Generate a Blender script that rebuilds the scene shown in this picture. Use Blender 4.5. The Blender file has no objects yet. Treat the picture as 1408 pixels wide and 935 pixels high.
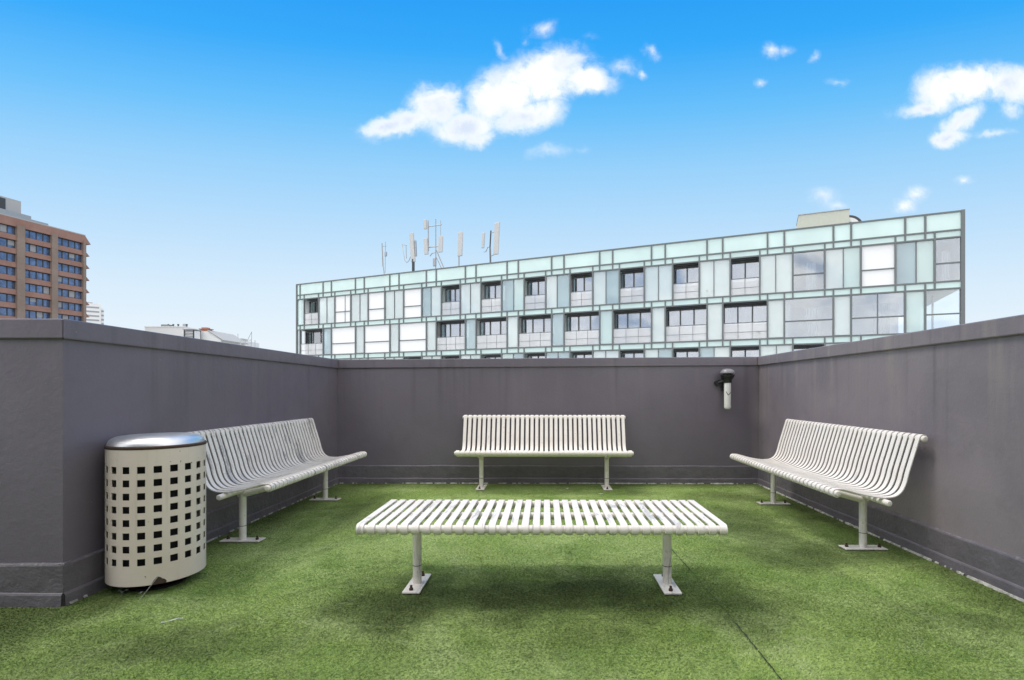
import bpy, bmesh, math, random
from mathutils import Vector, Matrix, noise as mnoise
R = math.radians
rnd = random.Random(7)
sc = bpy.context.scene
col = sc.collection

# ------------------------------------------------------------------ camera
F, VX, HY, CAMH = 709.16, 750.5, 537.05, 1.15      # focal length, vanishing point and horizon measured in the photo (px of 1408x935)
cam_data = bpy.data.cameras.new('camera')
cam = bpy.data.objects.new('camera', cam_data)
col.objects.link(cam)
cam.location = (0, 0, CAMH)
cam.rotation_euler = (R(90), 0, 0.0074)
cam_data.sensor_width = 36
cam_data.lens = 36 * F / 1408
cam_data.shift_x = -41.24 / 1408
cam_data.shift_y = (HY - 467.5) / 1408
cam_data.clip_start = 0.05
cam_data.clip_end = 6000
sc.camera = cam

sc.view_settings.view_transform = 'Standard'
sc.view_settings.look = 'None'
sc.view_settings.exposure = 0.0
sc.view_settings.gamma = 1
sc.view_settings.use_curve_mapping = False
sc.render.engine = 'CYCLES'
sc.cycles.use_denoising = True
sc.cycles.max_bounces = 10
sc.cycles.transparent_max_bounces = 16
sc.cycles.sample_clamp_indirect = 6

# ------------------------------------------------------------------ sky
SUN_DIR = Vector((-0.48, 0.0, 1.0)).normalized()
sun_el = math.asin(SUN_DIR.z)
sun_az = math.atan2(SUN_DIR.x, SUN_DIR.y)

world = bpy.data.worlds.new('World')
sc.world = world
world.use_nodes = True
wt = world.node_tree
wt.nodes.clear()

class NT:
    """Small helper to wire shader nodes."""
    def __init__(s, tree): s.t = tree
    def n(s, typ, **kw):
        nd = s.t.nodes.new(typ)
        for k, v in kw.items(): setattr(nd, k, v)
        return nd
    def put(s, sock, v):
        if hasattr(v, 'is_output') or isinstance(v, bpy.types.NodeSocket): s.t.links.new(v, sock)
        else: sock.default_value = v
    def m(s, op, a, b=None, c=None, clamp=False):
        nd = s.n('ShaderNodeMath', operation=op, use_clamp=clamp)
        for i, v in enumerate((a, b, c)):
            if v is not None: s.put(nd.inputs[i], v)
        return nd.outputs[0]
    def vm(s, op, a, b=None, scale=None):
        nd = s.n('ShaderNodeVectorMath', operation=op)
        s.put(nd.inputs[0], a)
        if b is not None: s.put(nd.inputs[1], b)
        if scale is not None: s.put(nd.inputs['Scale'], scale)
        return nd.outputs['Value'] if op in ('LENGTH', 'DOT_PRODUCT', 'DISTANCE') else nd.outputs[0]
    def mix(s, f, a, b, blend='MIX'):
        nd = s.n('ShaderNodeMix', data_type='RGBA', blend_type=blend)
        s.put(nd.inputs[0], f); s.put(nd.inputs[6], a); s.put(nd.inputs[7], b)
        return nd.outputs[2]
    def ramp(s, f, stops, interp='LINEAR'):
        nd = s.n('ShaderNodeValToRGB')
        cr = nd.color_ramp; cr.interpolation = interp
        while len(cr.elements) < len(stops): cr.elements.new(0.5)
        for e, (p, c) in zip(cr.elements, stops):
            e.position = p; e.color = (*c, 1) if len(c) == 3 else c
        s.put(nd.inputs[0], f)
        return nd.outputs[0]
    def rng(s, v, a, b, c=0.0, d=1.0, smooth=True):
        nd = s.n('ShaderNodeMapRange', interpolation_type='SMOOTHSTEP' if smooth else 'LINEAR')
        for i, x in enumerate((v, a, b, c, d)): s.put(nd.inputs[i], x)
        return nd.outputs[0]
    def noise(s, vec, scale, detail=4, rough=0.55, dist=0.0, col=False):
        nd = s.n('ShaderNodeTexNoise')
        s.put(nd.inputs['Vector'], vec); nd.inputs['Scale'].default_value = scale
        nd.inputs['Detail'].default_value = detail; nd.inputs['Roughness'].default_value = rough
        nd.inputs['Distortion'].default_value = dist
        return nd.outputs['Color' if col else 'Fac']

def s2l(c):
    return tuple((x / 255 / 12.92 if x <= 10 else ((x / 255 + 0.055) / 1.055) ** 2.4) for x in c)

w = NT(wt)
tc = w.n('ShaderNodeTexCoord')
D = tc.outputs['Generated']
sep = w.n('ShaderNodeSeparateXYZ'); wt.links.new(D, sep.inputs[0])
dx, dy, dz = sep.outputs
sky = w.n('ShaderNodeTexSky', sky_type='NISHITA')
sky.sun_disc = False
sky.sun_elevation = sun_el
sky.sun_rotation = sun_az
SKY_STRENGTH = 0.10
# clear blue part of the sky, pale at the horizon
den2 = w.m('ADD', w.m('ADD', w.m('MULTIPLY', dy, dy), w.m('MULTIPLY', dz, dz)), w.m('MULTIPLY', w.m('MULTIPLY', dx, dx), 0.35))
el = w.m('DIVIDE', dz, w.m('SQRT', w.m('MAXIMUM', den2, 0.001)))
blue = w.ramp(el, [(0.0, s2l((247, 251, 254))), (0.09, s2l((236, 247, 255))), (0.19, s2l((218, 239, 255))),
                   (0.30, s2l((187, 225, 255))), (0.39, s2l((155, 213, 255))), (0.47, s2l((108, 196, 255))),
                   (0.55, s2l((54, 173, 254))), (0.66, s2l((12, 150, 247)))])
blue = w.vm('SCALE', blue, scale=10.0)
blue = w.mix(0.05, blue, sky.outputs[0])
# scattered clouds in front of the terrace: directions on the plane y = 1
ys = w.m('MAXIMUM', dy, 0.05)
cu = w.m('DIVIDE', dx, ys); cv = w.m('DIVIDE', dz, ys)
comb = w.n('ShaderNodeCombineXYZ'); w.put(comb.inputs[0], cu); w.put(comb.inputs[1], cv); comb.inputs[2].default_value = 0
CUV = comb.outputs[0]
warp = w.vm('SCALE', w.vm('SUBTRACT', w.noise(CUV, 10, 7, 0.62, col=True), (0.5, 0.5, 0.5)), scale=0.055)
CW = w.vm('ADD', CUV, warp)
puffs = [  # centre px, radii px, weight, tilt in degrees
    (534, 178, 46, 18, 1, 12), (565, 166, 40, 22, 1, 15), (600, 148, 46, 36, 1, 15), (640, 172, 55, 26, 1, 8), (695, 130, 72, 40, 1, 22), (752, 106, 70, 42, 1, 14),
    (803, 112, 44, 24, 1, -8), (656, 188, 36, 14, 0.8, 8), (722, 160, 58, 26, 1, 15),
    (748, 40, 26, 15, 0.62, 0), (728, 56, 10, 22, 0.4, -10), (690, 72, 9, 22, 0.5, 35), (856, 92, 30, 18, 0.66, -5), (880, 103, 12, 10, 0.6, 0),
    (897, 73, 15, 15, 0.72, 0), (755, 208, 42, 15, 0.5, 12), (812, 52, 18, 9, 0.36, 0), (800, 202, 16, 9, 0.36, 0),
    (1332, 118, 60, 30, 1, 4), (1288, 128, 44, 30, 1, 20), (1272, 150, 46, 12, 0.8, 12), (1388, 118, 55, 32, 1, 0), (1315, 165, 42, 16, 0.9, 25),
    (1300, 186, 30, 16, 1, 10), (1360, 182, 40, 8, 0.65, 2), (1390, 152, 26, 16, 0.7, 0), (1222, 160, 18, 11, 0.38, 0),
    (1055, 75, 16, 11, 0.7, -12), (1078, 74, 18, 8, 0.6, 10), (1119, 80, 8, 16, 0.55, -20), (1045, 118, 13, 8, 0.6, -10), (1152, 115, 20, 7, 0.55, 0),
    (1128, 274, 34, 18, 0.5, 10), (1146, 284, 20, 10, 0.55, 0), (1258, 268, 24, 13, 0.72, 20), (1238, 286, 22, 12, 0.75, 20), (1323, 250, 20, 10, 0.62, 0)]
dens = None
for px, py, rx, ry, wgt, tilt in puffs:
    mp = w.n('ShaderNodeMapping', vector_type='TEXTURE')
    w.put(mp.inputs[0], CW)
    mp.inputs['Location'].default_value = ((px - VX) / F, (HY - py) / F, 0)
    mp.inputs['Rotation'].default_value = (0, 0, R(tilt))
    mp.inputs['Scale'].default_value = (rx / F * 1.38, ry / F * 1.38, 1)
    ln = w.vm('LENGTH', mp.outputs[0])
    b = w.m('MULTIPLY', w.m('SUBTRACT', 1.0, ln, clamp=True), wgt if wgt > 0.78 else wgt * 0.78)
    dens = b if dens is None else w.m('MAXIMUM', dens, b)
fb = w.noise(CW, 15, 8, 0.64, 0.7)
fb2 = w.noise(w.vm('ADD', CW, (3.1, 0, 0)), 48, 5, 0.6)
dd = w.m('ADD', dens, w.m('MULTIPLY', w.m('SUBTRACT', fb, 0.5), 1.05))
dd = w.m('ADD', dd, w.m('MULTIPLY', w.m('SUBTRACT', fb2, 0.5), 0.55))
inside = w.rng(dens, 0.0, 0.22)
alpha = w.m('MULTIPLY', w.rng(dd, 0.02, 0.80), inside)
alpha = w.m('MULTIPLY', alpha, w.rng(dens, 0.0, 0.60))
alpha = w.m('MULTIPLY', alpha, w.rng(dy, 0.1, 0.25))
grey = w.rng(w.noise(w.vm('ADD', CUV, (0.0, 0.045, 7.0)), 7.5, 3, 0.5), 0.38, 0.60)
cloudcol = w.mix(w.m('MULTIPLY', grey, w.rng(dd, 0.35, 1.0)), (11.2, 11.2, 11.2, 1), (7.2, 8.2, 9.8, 1))
front = w.mix(alpha, blue, cloudcol)
# bright broken overcast overhead and behind the terrace
cover = w.vm('DOT_PRODUCT', D, (0.0, -0.75, 0.66))
cn = w.noise(D, 2.2, 6, 0.6, 0.4)
covm = w.rng(w.m('ADD', cover, w.m('MULTIPLY', w.m('SUBTRACT', cn, 0.5), 0.35)), 0.0, 0.32)
OVER = w.rng(dy, 0.25, -0.35, 11.0, 18.0)
overc = w.mix(w.rng(w.noise(D, 3.1, 5, 0.6, 0.3), 0.3, 0.7), (0.72, 0.76, 0.84, 1), (1.15, 1.13, 1.10, 1))
overc = w.vm('SCALE', overc, scale=OVER)
gaps = w.rng(w.noise(w.vm('MULTIPLY', D, (1, 1, 2.2)), 4.2, 5, 0.55, 0.5), 0.52, 0.64)
overc = w.mix(w.m('MULTIPLY', gaps, 0.75), overc, (4.2, 6.6, 10.5, 1))
skycol = w.mix(covm, front, overc)
bg = w.n('ShaderNodeBackground')
wt.links.new(skycol, bg.inputs[0]); bg.inputs[1].default_value = SKY_STRENGTH
wo = w.n('ShaderNodeOutputWorld')
wt.links.new(bg.outputs[0], wo.inputs[0])

# ------------------------------------------------------------------ sun, veiled by cloud
sd = bpy.data.lights.new('sun', 'SUN')
sd.energy = 2.3
sd.angle = R(18)
sd.color = (1.0, 0.955, 0.88)
sun = bpy.data.objects.new('sun', sd)
col.objects.link(sun)
sun.rotation_euler = (-SUN_DIR).to_track_quat('-Z', 'Y').to_euler()

# ------------------------------------------------------------------ mesh helpers
class MB:
    def __init__(s): s.v = []; s.f = []; s.sm = []
    def add(s, vs, fs, smooth=False):
        o = len(s.v); s.v += [tuple(p) for p in vs]
        for f in fs: s.f.append([o + i for i in f]); s.sm.append(smooth)
        return s
    def box(s, x0, x1, y0, y1, z0, z1):
        vs = [(x, y, z) for x in (x0, x1) for y in (y0, y1) for z in (z0, z1)]
        return s.add(vs, [(0, 1, 3, 2), (4, 6, 7, 5), (0, 4, 5, 1), (2, 3, 7, 6), (0, 2, 6, 4), (1, 5, 7, 3)])
    def prism(s, a, b):
        """Two matching rings of points joined and capped."""
        n = len(a)
        fs = [(i, (i + 1) % n, n + (i + 1) % n, n + i) for i in range(n)]
        return s.add(list(a) + list(b), fs + [tuple(reversed(range(n))), tuple(range(n, 2 * n))])
    def tube(s, pts, r, seg=12, smooth=True, dome=0.0):
        pts = [Vector(p) for p in pts]; n = len(pts)
        rr = r if isinstance(r, (list, tuple)) else [r] * n
        t0 = (pts[1] - pts[0]).normalized()
        up = Vector((0, 0, 1)) if abs(t0.z) < 0.9 else Vector((1, 0, 0))
        side = t0.cross(up).normalized(); rings = []
        for i, p in enumerate(pts):
            t = (pts[min(i + 1, n - 1)] - pts[max(i - 1, 0)]).normalized()
            side = (side - t * side.dot(t)).normalized(); o = t.cross(side)
            rings.append([p + (side * math.cos(a) + o * math.sin(a)) * rr[i] for a in [2 * math.pi * k / seg for k in range(seg)]])
        vs = [q for rg in rings for q in rg]
        fs = [(i * seg + k, i * seg + (k + 1) % seg, (i + 1) * seg + (k + 1) % seg, (i + 1) * seg + k) for i in range(n - 1) for k in range(seg)]
        s.add(vs, fs, smooth)
        for rg, p, sg in ((rings[0], pts[0] - t0 * dome, 1), (rings[-1], pts[-1] + (pts[-1] - pts[-2]).normalized() * dome, 0)):
            if dome:
                mid = [q.lerp(p, 0.35) + (p - q.lerp(p, 1)) for q in rg]
                c = sum(rg, Vector()) / seg
                ring2 = [c + (q - c) * 0.72 + (p - c) * 0.72 for q in rg]
                vs2 = rg + ring2 + [p]
                fs2 = [(k, (k + 1) % seg, seg + (k + 1) % seg, seg + k) for k in range(seg)] + [(seg + k, seg + (k + 1) % seg, 2 * seg) for k in range(seg)]
                s.add(vs2, fs2, smooth)
            else:
                s.add(rg, [tuple(range(seg))])
        return s
    def lathe(s, prof, c=(0, 0, 0), seg=32, smooth=True, caps=True):
        vs = []
        for r, z in prof:
            vs += [(c[0] + r * math.cos(2 * math.pi * k / seg), c[1] + r * math.sin(2 * math.pi * k / seg), c[2] + z) for k in range(seg)]
        n = len(prof)
        fs = [(i * seg + k, i * seg + (k + 1) % seg, (i + 1) * seg + (k + 1) % seg, (i + 1) * seg + k) for i in range(n - 1) for k in range(seg)]
        s.add(vs, fs, smooth)
        if caps:
            s.add(vs[:seg], [tuple(range(seg))]); s.add(vs[-seg:], [tuple(range(seg))])
        return s
    def build(s, name, m, parent=None, bevel=0.0, weld=True):
        me = bpy.data.meshes.new(name)
        me.from_pydata(s.v, [], s.f)
        me.polygons.foreach_set('use_smooth', s.sm)
        bm = bmesh.new(); bm.from_mesh(me)
        if weld: bmesh.ops.remove_doubles(bm, verts=bm.verts, dist=1e-5)
        bmesh.ops.recalc_face_normals(bm, faces=bm.faces)
        if bevel:
            es = [e for e in bm.edges if len(e.link_faces) == 2 and e.calc_face_angle(0) > 0.6]
            bmesh.ops.bevel(bm, geom=es, offset=bevel, segments=2, affect='EDGES', profile=0.5, clamp_overlap=True)
        bm.to_mesh(me); bm.free()
        if True in s.sm:
            try: me.set_sharp_from_angle(angle=R(38))
            except Exception: pass
        o = bpy.data.objects.new(name, me); col.objects.link(o)
        me.materials.append(m)
        if parent: o.parent = parent
        return o

def tag(o, label, cat, group=None, kind=None):
    o['label'] = label
    if cat: o['category'] = cat
    if group: o['group'] = group
    if kind: o['kind'] = kind
    return o
def thing(name, label, cat, loc=(0, 0, 0), rz=0.0, group=None):
    o = bpy.data.objects.new(name, None); o.empty_display_size = 0.1
    col.objects.link(o); o.location = loc; o.rotation_euler = (0, 0, rz)
    return tag(o, label, cat, group)
def structure(o): o['kind'] = 'structure'; return o
def copy_tree(o, parent=None):
    c = o.copy(); col.objects.link(c); c.parent = parent
    for ch in list(o.children): copy_tree(ch, c)
    return c
def floor_pt(px, py, z=0.0):
    y = F * (CAMH - z) / (py - HY)
    return ((px - VX) / F * y, y)

# ------------------------------------------------------------------ materials
def mat(name):
    m = bpy.data.materials.new(name); m.use_nodes = True
    t = NT(m.node_tree); p = m.node_tree.nodes['Principled BSDF']
    return m, t, p
def setp(t, p, **kw):
    for k, v in kw.items():
        t.put(p.inputs[{'color': 'Base Color', 'rough': 'Roughness', 'metal': 'Metallic', 'spec': 'Specular IOR Level', 'normal': 'Normal',
                        'alpha': 'Alpha', 'trans': 'Transmission Weight', 'coat': 'Coat Weight'}[k]], v)
def bump(t, h, strength=0.3, dist=0.01, normal=None):
    b = t.n('ShaderNodeBump'); b.inputs['Strength'].default_value = strength; b.inputs['Distance'].default_value = dist
    t.put(b.inputs['Height'], h)
    if normal is not None: t.put(b.inputs['Normal'], normal)
    return b.outputs[0]
def pos(t): return t.n('ShaderNodeNewGeometry').outputs['Position']
def obj(t): return t.n('ShaderNodeTexCoord').outputs['Object']
def c4(c): return (*c, 1)

def simple(name, c, rough=0.5, metal=0.0, var=0.12, scale=6.0, spec=0.5, bmp=0.0):
    m, t, p = mat(name)
    v = obj(t)
    nz = t.noise(v, scale, 5, 0.6)
    dark = tuple(x * (1 - var) for x in c); lite = tuple(min(1, x * (1 + var)) for x in c)
    setp(t, p, color=t.ramp(nz, [(0.3, dark), (0.7, lite)]), rough=t.rng(nz, 0.3, 0.7, rough * 0.88, min(1, rough * 1.12)), metal=metal, spec=spec)
    if bmp: setp(t, p, normal=bump(t, t.noise(v, scale * 8, 4, 0.6), bmp, 0.005))
    return m

def make_wall_mat():
    m, t, p = mat('painted_render')
    v = pos(t)
    big = t.noise(v, 0.9, 4, 0.55)
    mid = t.noise(v, 4.5, 5, 0.65)
    sx = t.vm('MULTIPLY', v, (5.0, 5.0, 0.35))
    streak = t.noise(sx, 1.6, 5, 0.6)                 # rain streaks running down
    sz = t.n('ShaderNodeSeparateXYZ'); t.put(sz.inputs[0], v)
    high = t.rng(sz.outputs[2], 0.5, 1.45)
    sxx = t.n('ShaderNodeSeparateXYZ'); t.put(sxx.inputs[0], v)
    right_mask = t.rng(sxx.outputs[0], 2.50, 2.60)           # right-hand wall: weather blotches over a paler tone
    c = t.mix(t.rng(big, 0.3, 0.7), c4((0.141, 0.120, 0.148)), c4((0.164, 0.142, 0.170)))
    blot = t.noise(t.vm('ADD', v, (3, 8, 2)), 1.1, 4, 0.55, 0.5)
    c = t.mix(t.m('MULTIPLY', right_mask, t.rng(blot, 0.38, 0.66, 0.25, 0.85)), c, c4((0.240, 0.206, 0.220)))
    c = t.mix(t.m('MULTIPLY', t.m('SUBTRACT', 1.0, right_mask), t.rng(blot, 0.50, 0.70, 0.0, 0.35)), c, c4((0.165, 0.148, 0.170)))
    c = t.mix(t.m('MULTIPLY', t.rng(streak, 0.50, 0.72), t.m('MULTIPLY', high, t.m('MULTIPLY_ADD', right_mask, 0.5, 0.12))), c, c4((0.29, 0.252, 0.235)))
    drip = t.noise(t.vm('MULTIPLY', v, (9.0, 9.0, 0.22)), 1.0, 5, 0.6)
    c = t.mix(t.m('MULTIPLY', t.rng(drip, 0.54, 0.70), t.m('MULTIPLY', high, 0.40)), c, c4((0.085, 0.075, 0.084)))
    c = t.mix(t.rng(mid, 0.52, 0.74, 0.0, 0.22), c, c4((0.105, 0.092, 0.105)))
    scuff = t.noise(t.vm('MULTIPLY', v, (2.0, 2.0, 7.0)), 9.0, 4, 0.7)
    c = t.mix(t.rng(scuff, 0.67, 0.74, 0.0, 0.42), c, c4((0.24, 0.225, 0.235)))
    spk = t.noise(v, 60, 2, 0.5)
    c = t.mix(t.m('MULTIPLY', t.rng(spk, 0.74, 0.80), 0.5), c, c4((0.35, 0.33, 0.32)))
    setp(t, p, color=c, rough=t.rng(mid, 0.2, 0.8, 0.33, 0.50), spec=0.55)
    h = t.m('ADD', t.m('MULTIPLY', t.noise(v, 38, 5, 0.65), 0.35), t.m('MULTIPLY', t.noise(v, 3.0, 3, 0.5), 1.0))
    setp(t, p, normal=bump(t, h, 0.28, 0.02))
    return m
def make_skirt_mat():
    m, t, p = mat('membrane_paint')
    v = pos(t)
    n1 = t.noise(v, 5, 5, 0.65)
    sz = t.n('ShaderNodeSeparateXYZ'); t.put(sz.inputs[0], v)
    c = t.mix(t.rng(n1, 0.3, 0.75), c4((0.108, 0.097, 0.110)), c4((0.142, 0.128, 0.142)))
    chip = t.noise(v, 21, 6, 0.75)
    lip = t.m('MULTIPLY', t.rng(sz.outputs[2], 0.205, 0.225), 1.0)  # paler line along the lip, a highlight painted into the colour
    c = t.mix(t.m('MULTIPLY', t.rng(chip, 0.54, 0.66), t.m('MULTIPLY', lip, 0.55)), c, c4((0.30, 0.28, 0.27)))
    c = t.mix(t.m('MULTIPLY', t.rng(chip, 0.68, 0.74), 0.45), c, c4((0.26, 0.25, 0.24)))
    setp(t, p, color=c, rough=0.5)
    h = t.m('ADD', t.m('MULTIPLY', t.noise(v, 11, 5, 0.6), 1.0), t.m('MULTIPLY', t.noise(v, 60, 3, 0.6), 0.2))
    setp(t, p, normal=bump(t, h, 0.5, 0.02))
    return m
def make_turf_mat(name='artificial_turf', pile=False):
    m, t, p = mat(name)
    v = pos(t)
    big = t.noise(v, 0.75, 5, 0.6, 0.6)
    mid = t.noise(t.vm('ADD', v, (7, 3, 0)), 2.6, 6, 0.65, 0.5)
    brush = t.noise(t.vm('MULTIPLY', v, (11, 30, 1)), 1.0, 6, 0.7, 0.8)
    fib = t.noise(v, 210, 3, 0.7)
    fine = t.noise(v, 70, 5, 0.75)
    clump = t.noise(v, 24, 5, 0.7, 0.4)
    c = t.mix(t.rng(big, 0.34, 0.66), c4((0.302, 0.420, 0.088)), c4((0.455, 0.578, 0.200)))
    c = t.mix(t.rng(mid, 0.42, 0.66, 0, 0.75), c, c4((0.202, 0.335, 0.052)))
    dirt = t.noise(t.vm('ADD', v, (1.7, 9.2, 0)), 0.95, 7, 0.70, 0.9)
    c = t.mix(t.rng(dirt, 0.52, 0.68, 0, 0.70), c, c4((0.100, 0.138, 0.036)))
    dry = t.noise(t.vm('ADD', v, (4.3, 1.2, 0)), 1.5, 7, 0.72, 0.9)
    c = t.mix(t.rng(dry, 0.50, 0.66, 0, 0.75), c, c4((0.45, 0.54, 0.225)))
    c = t.mix(t.rng(brush, 0.44, 0.66, 0, 0.45), c, c4((0.27, 0.40, 0.125)))
    c = t.mix(t.rng(clump, 0.34, 0.52, 0.22 if pile else 0.50, 0.0), c, c4((0.070, 0.135, 0.020)))
    c = t.mix(t.rng(fine, 0.38, 0.56, 0.25 if pile else 0.75, 0.0), c, c4((0.040, 0.080, 0.012)))
    c = t.mix(t.rng(fib, 0.50, 0.64, 0, 0.38 if pile else 0.70), c, c4((0.42, 0.54, 0.24)))
    c = t.mix(t.rng(t.noise(t.vm('ADD', v, (5, 5, 0)), 105, 2, 0.5), 0.72, 0.75, 0, 0.8), c, c4((0.60, 0.60, 0.50)))
    # worn dirty patches by the feet, and darker turf under benches and along walls
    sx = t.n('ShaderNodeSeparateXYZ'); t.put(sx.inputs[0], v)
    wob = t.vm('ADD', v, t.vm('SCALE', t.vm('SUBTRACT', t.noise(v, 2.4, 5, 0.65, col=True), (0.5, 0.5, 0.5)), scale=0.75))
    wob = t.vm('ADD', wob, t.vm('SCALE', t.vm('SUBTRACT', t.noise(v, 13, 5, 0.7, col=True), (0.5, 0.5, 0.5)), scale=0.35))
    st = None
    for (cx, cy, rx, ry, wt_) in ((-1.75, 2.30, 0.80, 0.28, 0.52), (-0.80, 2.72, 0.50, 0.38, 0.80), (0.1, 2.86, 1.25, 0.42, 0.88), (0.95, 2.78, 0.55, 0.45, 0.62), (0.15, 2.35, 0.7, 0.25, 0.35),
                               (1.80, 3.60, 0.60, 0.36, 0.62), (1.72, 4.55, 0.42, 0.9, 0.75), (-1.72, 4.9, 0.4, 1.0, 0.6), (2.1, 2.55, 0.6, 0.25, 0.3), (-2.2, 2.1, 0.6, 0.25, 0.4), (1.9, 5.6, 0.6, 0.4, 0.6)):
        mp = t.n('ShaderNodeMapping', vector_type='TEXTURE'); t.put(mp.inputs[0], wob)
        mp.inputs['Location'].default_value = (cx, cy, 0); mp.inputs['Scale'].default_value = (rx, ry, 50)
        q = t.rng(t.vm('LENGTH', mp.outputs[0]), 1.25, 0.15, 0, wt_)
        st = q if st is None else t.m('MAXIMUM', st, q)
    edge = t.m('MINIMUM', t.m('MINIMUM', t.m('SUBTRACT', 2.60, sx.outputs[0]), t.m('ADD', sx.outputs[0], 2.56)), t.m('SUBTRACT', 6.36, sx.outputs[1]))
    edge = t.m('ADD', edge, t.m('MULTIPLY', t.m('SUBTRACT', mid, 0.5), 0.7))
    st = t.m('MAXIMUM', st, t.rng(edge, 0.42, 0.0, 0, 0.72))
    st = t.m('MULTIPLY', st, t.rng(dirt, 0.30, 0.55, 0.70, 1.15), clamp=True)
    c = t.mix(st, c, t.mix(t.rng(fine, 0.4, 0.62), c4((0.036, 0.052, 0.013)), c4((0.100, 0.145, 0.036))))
    setp(t, p, color=c, rough=0.72, spec=0.25)
    h = t.m('ADD', t.m('ADD', t.m('MULTIPLY', fine, 1.0), t.m('MULTIPLY', clump, 0.9)), t.m('MULTIPLY', fib, 0.7))
    if not pile: setp(t, p, normal=bump(t, h, 0.9, 0.016))
    return m
def make_bench_mat(name, worn):
    m, t, p = mat(name)
    v = obj(t)
    n1 = t.noise(v, 3.0, 4, 0.6)
    c = t.mix(t.rng(n1, 0.3, 0.7), c4((0.742, 0.686, 0.635)), c4((0.795, 0.750, 0.705)))
    sm = t.noise(t.vm('MULTIPLY', v, (1.6, 0.35, 0.35)), 7.5, 7, 0.75, 0.5)
    c = t.mix(t.rng(sm, 0.63 - 0.10 * worn, 0.70 - 0.08 * worn, 0, 0.35 + 0.5 * worn), c, c4((0.33, 0.325, 0.325)))
    gr = t.noise(v, 26, 5, 0.7)
    c = t.mix(t.rng(gr, 0.58, 0.70, 0, 0.40), c, c4((0.42, 0.37, 0.30)))
    chip = t.noise(t.vm('ADD', v, (3, 1, 2)), 55, 4, 0.6)
    c = t.mix(t.rng(chip, 0.70, 0.725, 0, 0.85), c, c4((0.10, 0.065, 0.045)))
    setp(t, p, color=c, rough=t.rng(gr, 0.3, 0.7, 0.34, 0.5), spec=0.5)
    setp(t, p, normal=bump(t, gr, 0.08, 0.004))
    return m
def make_bin_mat():
    m, t, p = mat('bin_paint')
    v = obj(t)
    n1 = t.noise(v, 2.5, 4, 0.6)
    c = t.mix(t.rng(n1, 0.3, 0.7), c4((0.690, 0.575, 0.500)), c4((0.750, 0.645, 0.575)))
    run = t.noise(t.vm('MULTIPLY', v, (26, 26, 1.6)), 1.0, 4, 0.6)
    c = t.mix(t.rng(run, 0.56, 0.74, 0, 0.35), c, c4((0.47, 0.39, 0.31)))
    sc_ = t.noise(t.vm('MULTIPLY', v, (9, 9, 16)), 1.6, 6, 0.75, 0.6)
    c = t.mix(t.rng(sc_, 0.66, 0.72, 0, 0.5), c, c4((0.40, 0.36, 0.33)))
    ch = t.noise(v, 42, 4, 0.6)
    c = t.mix(t.rng(ch, 0.70, 0.72, 0, 0.9), c, c4((0.075, 0.05, 0.04)))
    setp(t, p, color=c, rough=t.rng(sc_, 0.3, 0.7, 0.36, 0.52), spec=0.5)
    setp(t, p, normal=bump(t, t.noise(v, 3.5, 3, 0.5), 0.12, 0.02))
    return m
def glass_mat(name, tint, opac, rough=0.03):
    """Thin architectural glass: part see-through, part reflecting."""
    m, t, p = mat(name)
    nt = m.node_tree
    tr = t.n('ShaderNodeBsdfTransparent'); tr.inputs[0].default_value = c4(tint)
    gl = t.n('ShaderNodeBsdfGlossy'); gl.inputs['Roughness'].default_value = rough
    v = obj(t); gl.inputs[0].default_value = (0.95, 0.97, 1, 1)
    t.put(gl.inputs['Normal'], bump(t, t.noise(v, 0.7, 2, 0.5), 0.06, 0.05))
    fr = t.n('ShaderNodeFresnel'); fr.inputs[0].default_value = 1.5
    f = t.m('MULTIPLY_ADD', fr.outputs[0], 0.85, opac, clamp=True)
    mx = t.n('ShaderNodeMixShader'); t.put(mx.inputs[0], f)
    nt.links.new(tr.outputs[0], mx.inputs[1]); nt.links.new(gl.outputs[0], mx.inputs[2])
    nt.links.new(mx.outputs[0], nt.nodes['Material Output'].inputs[0])
    nt.nodes.remove(p)
    return m
def frosted_mat(name, c, transp, rough=0.25, coat=0.0, tint=(0.86, 0.97, 0.95)):
    """Ceramic printed glass: pale colour with some see-through and a soft gloss."""
    m, t, p = mat(name)
    nt = m.node_tree
    v = obj(t)
    nz = t.noise(t.vm('MULTIPLY', v, (0.35, 1, 0.35)), 1.3, 3, 0.5)
    setp(t, p, color=t.ramp(nz, [(0.35, tuple(x * 0.93 for x in c)), (0.65, tuple(min(1, x * 1.05) for x in c))]), rough=rough, spec=0.9)
    p.inputs['Coat Weight'].default_value = coat; p.inputs['Coat IOR'].default_value = 2.3; p.inputs['Coat Roughness'].default_value = 0.02
    tr = t.n('ShaderNodeBsdfTransparent'); tr.inputs[0].default_value = (*tint, 1)
    mx = t.n('ShaderNodeMixShader'); mx.inputs[0].default_value = transp
    nt.links.new(p.outputs[0], mx.inputs[1]); nt.links.new(tr.outputs[0], mx.inputs[2])
    nt.links.new(mx.outputs[0], nt.nodes['Material Output'].inputs[0])
    return m
def curtain_mat():
    m, t, p = mat('curtain_fabric')
    v = obj(t)
    setp(t, p, color=t.ramp(t.noise(v, 2, 3), [(0.3, (0.70, 0.70, 0.68)), (0.7, (0.82, 0.82, 0.81))]), rough=0.9)
    wv = t.n('ShaderNodeTexWave'); t.put(wv.inputs[0], v); wv.inputs['Scale'].default_value = 2.2; wv.inputs['Distortion'].default_value = 1.5
    setp(t, p, normal=bump(t, wv.outputs['Fac'], 0.8, 0.1))
    return m
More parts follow.
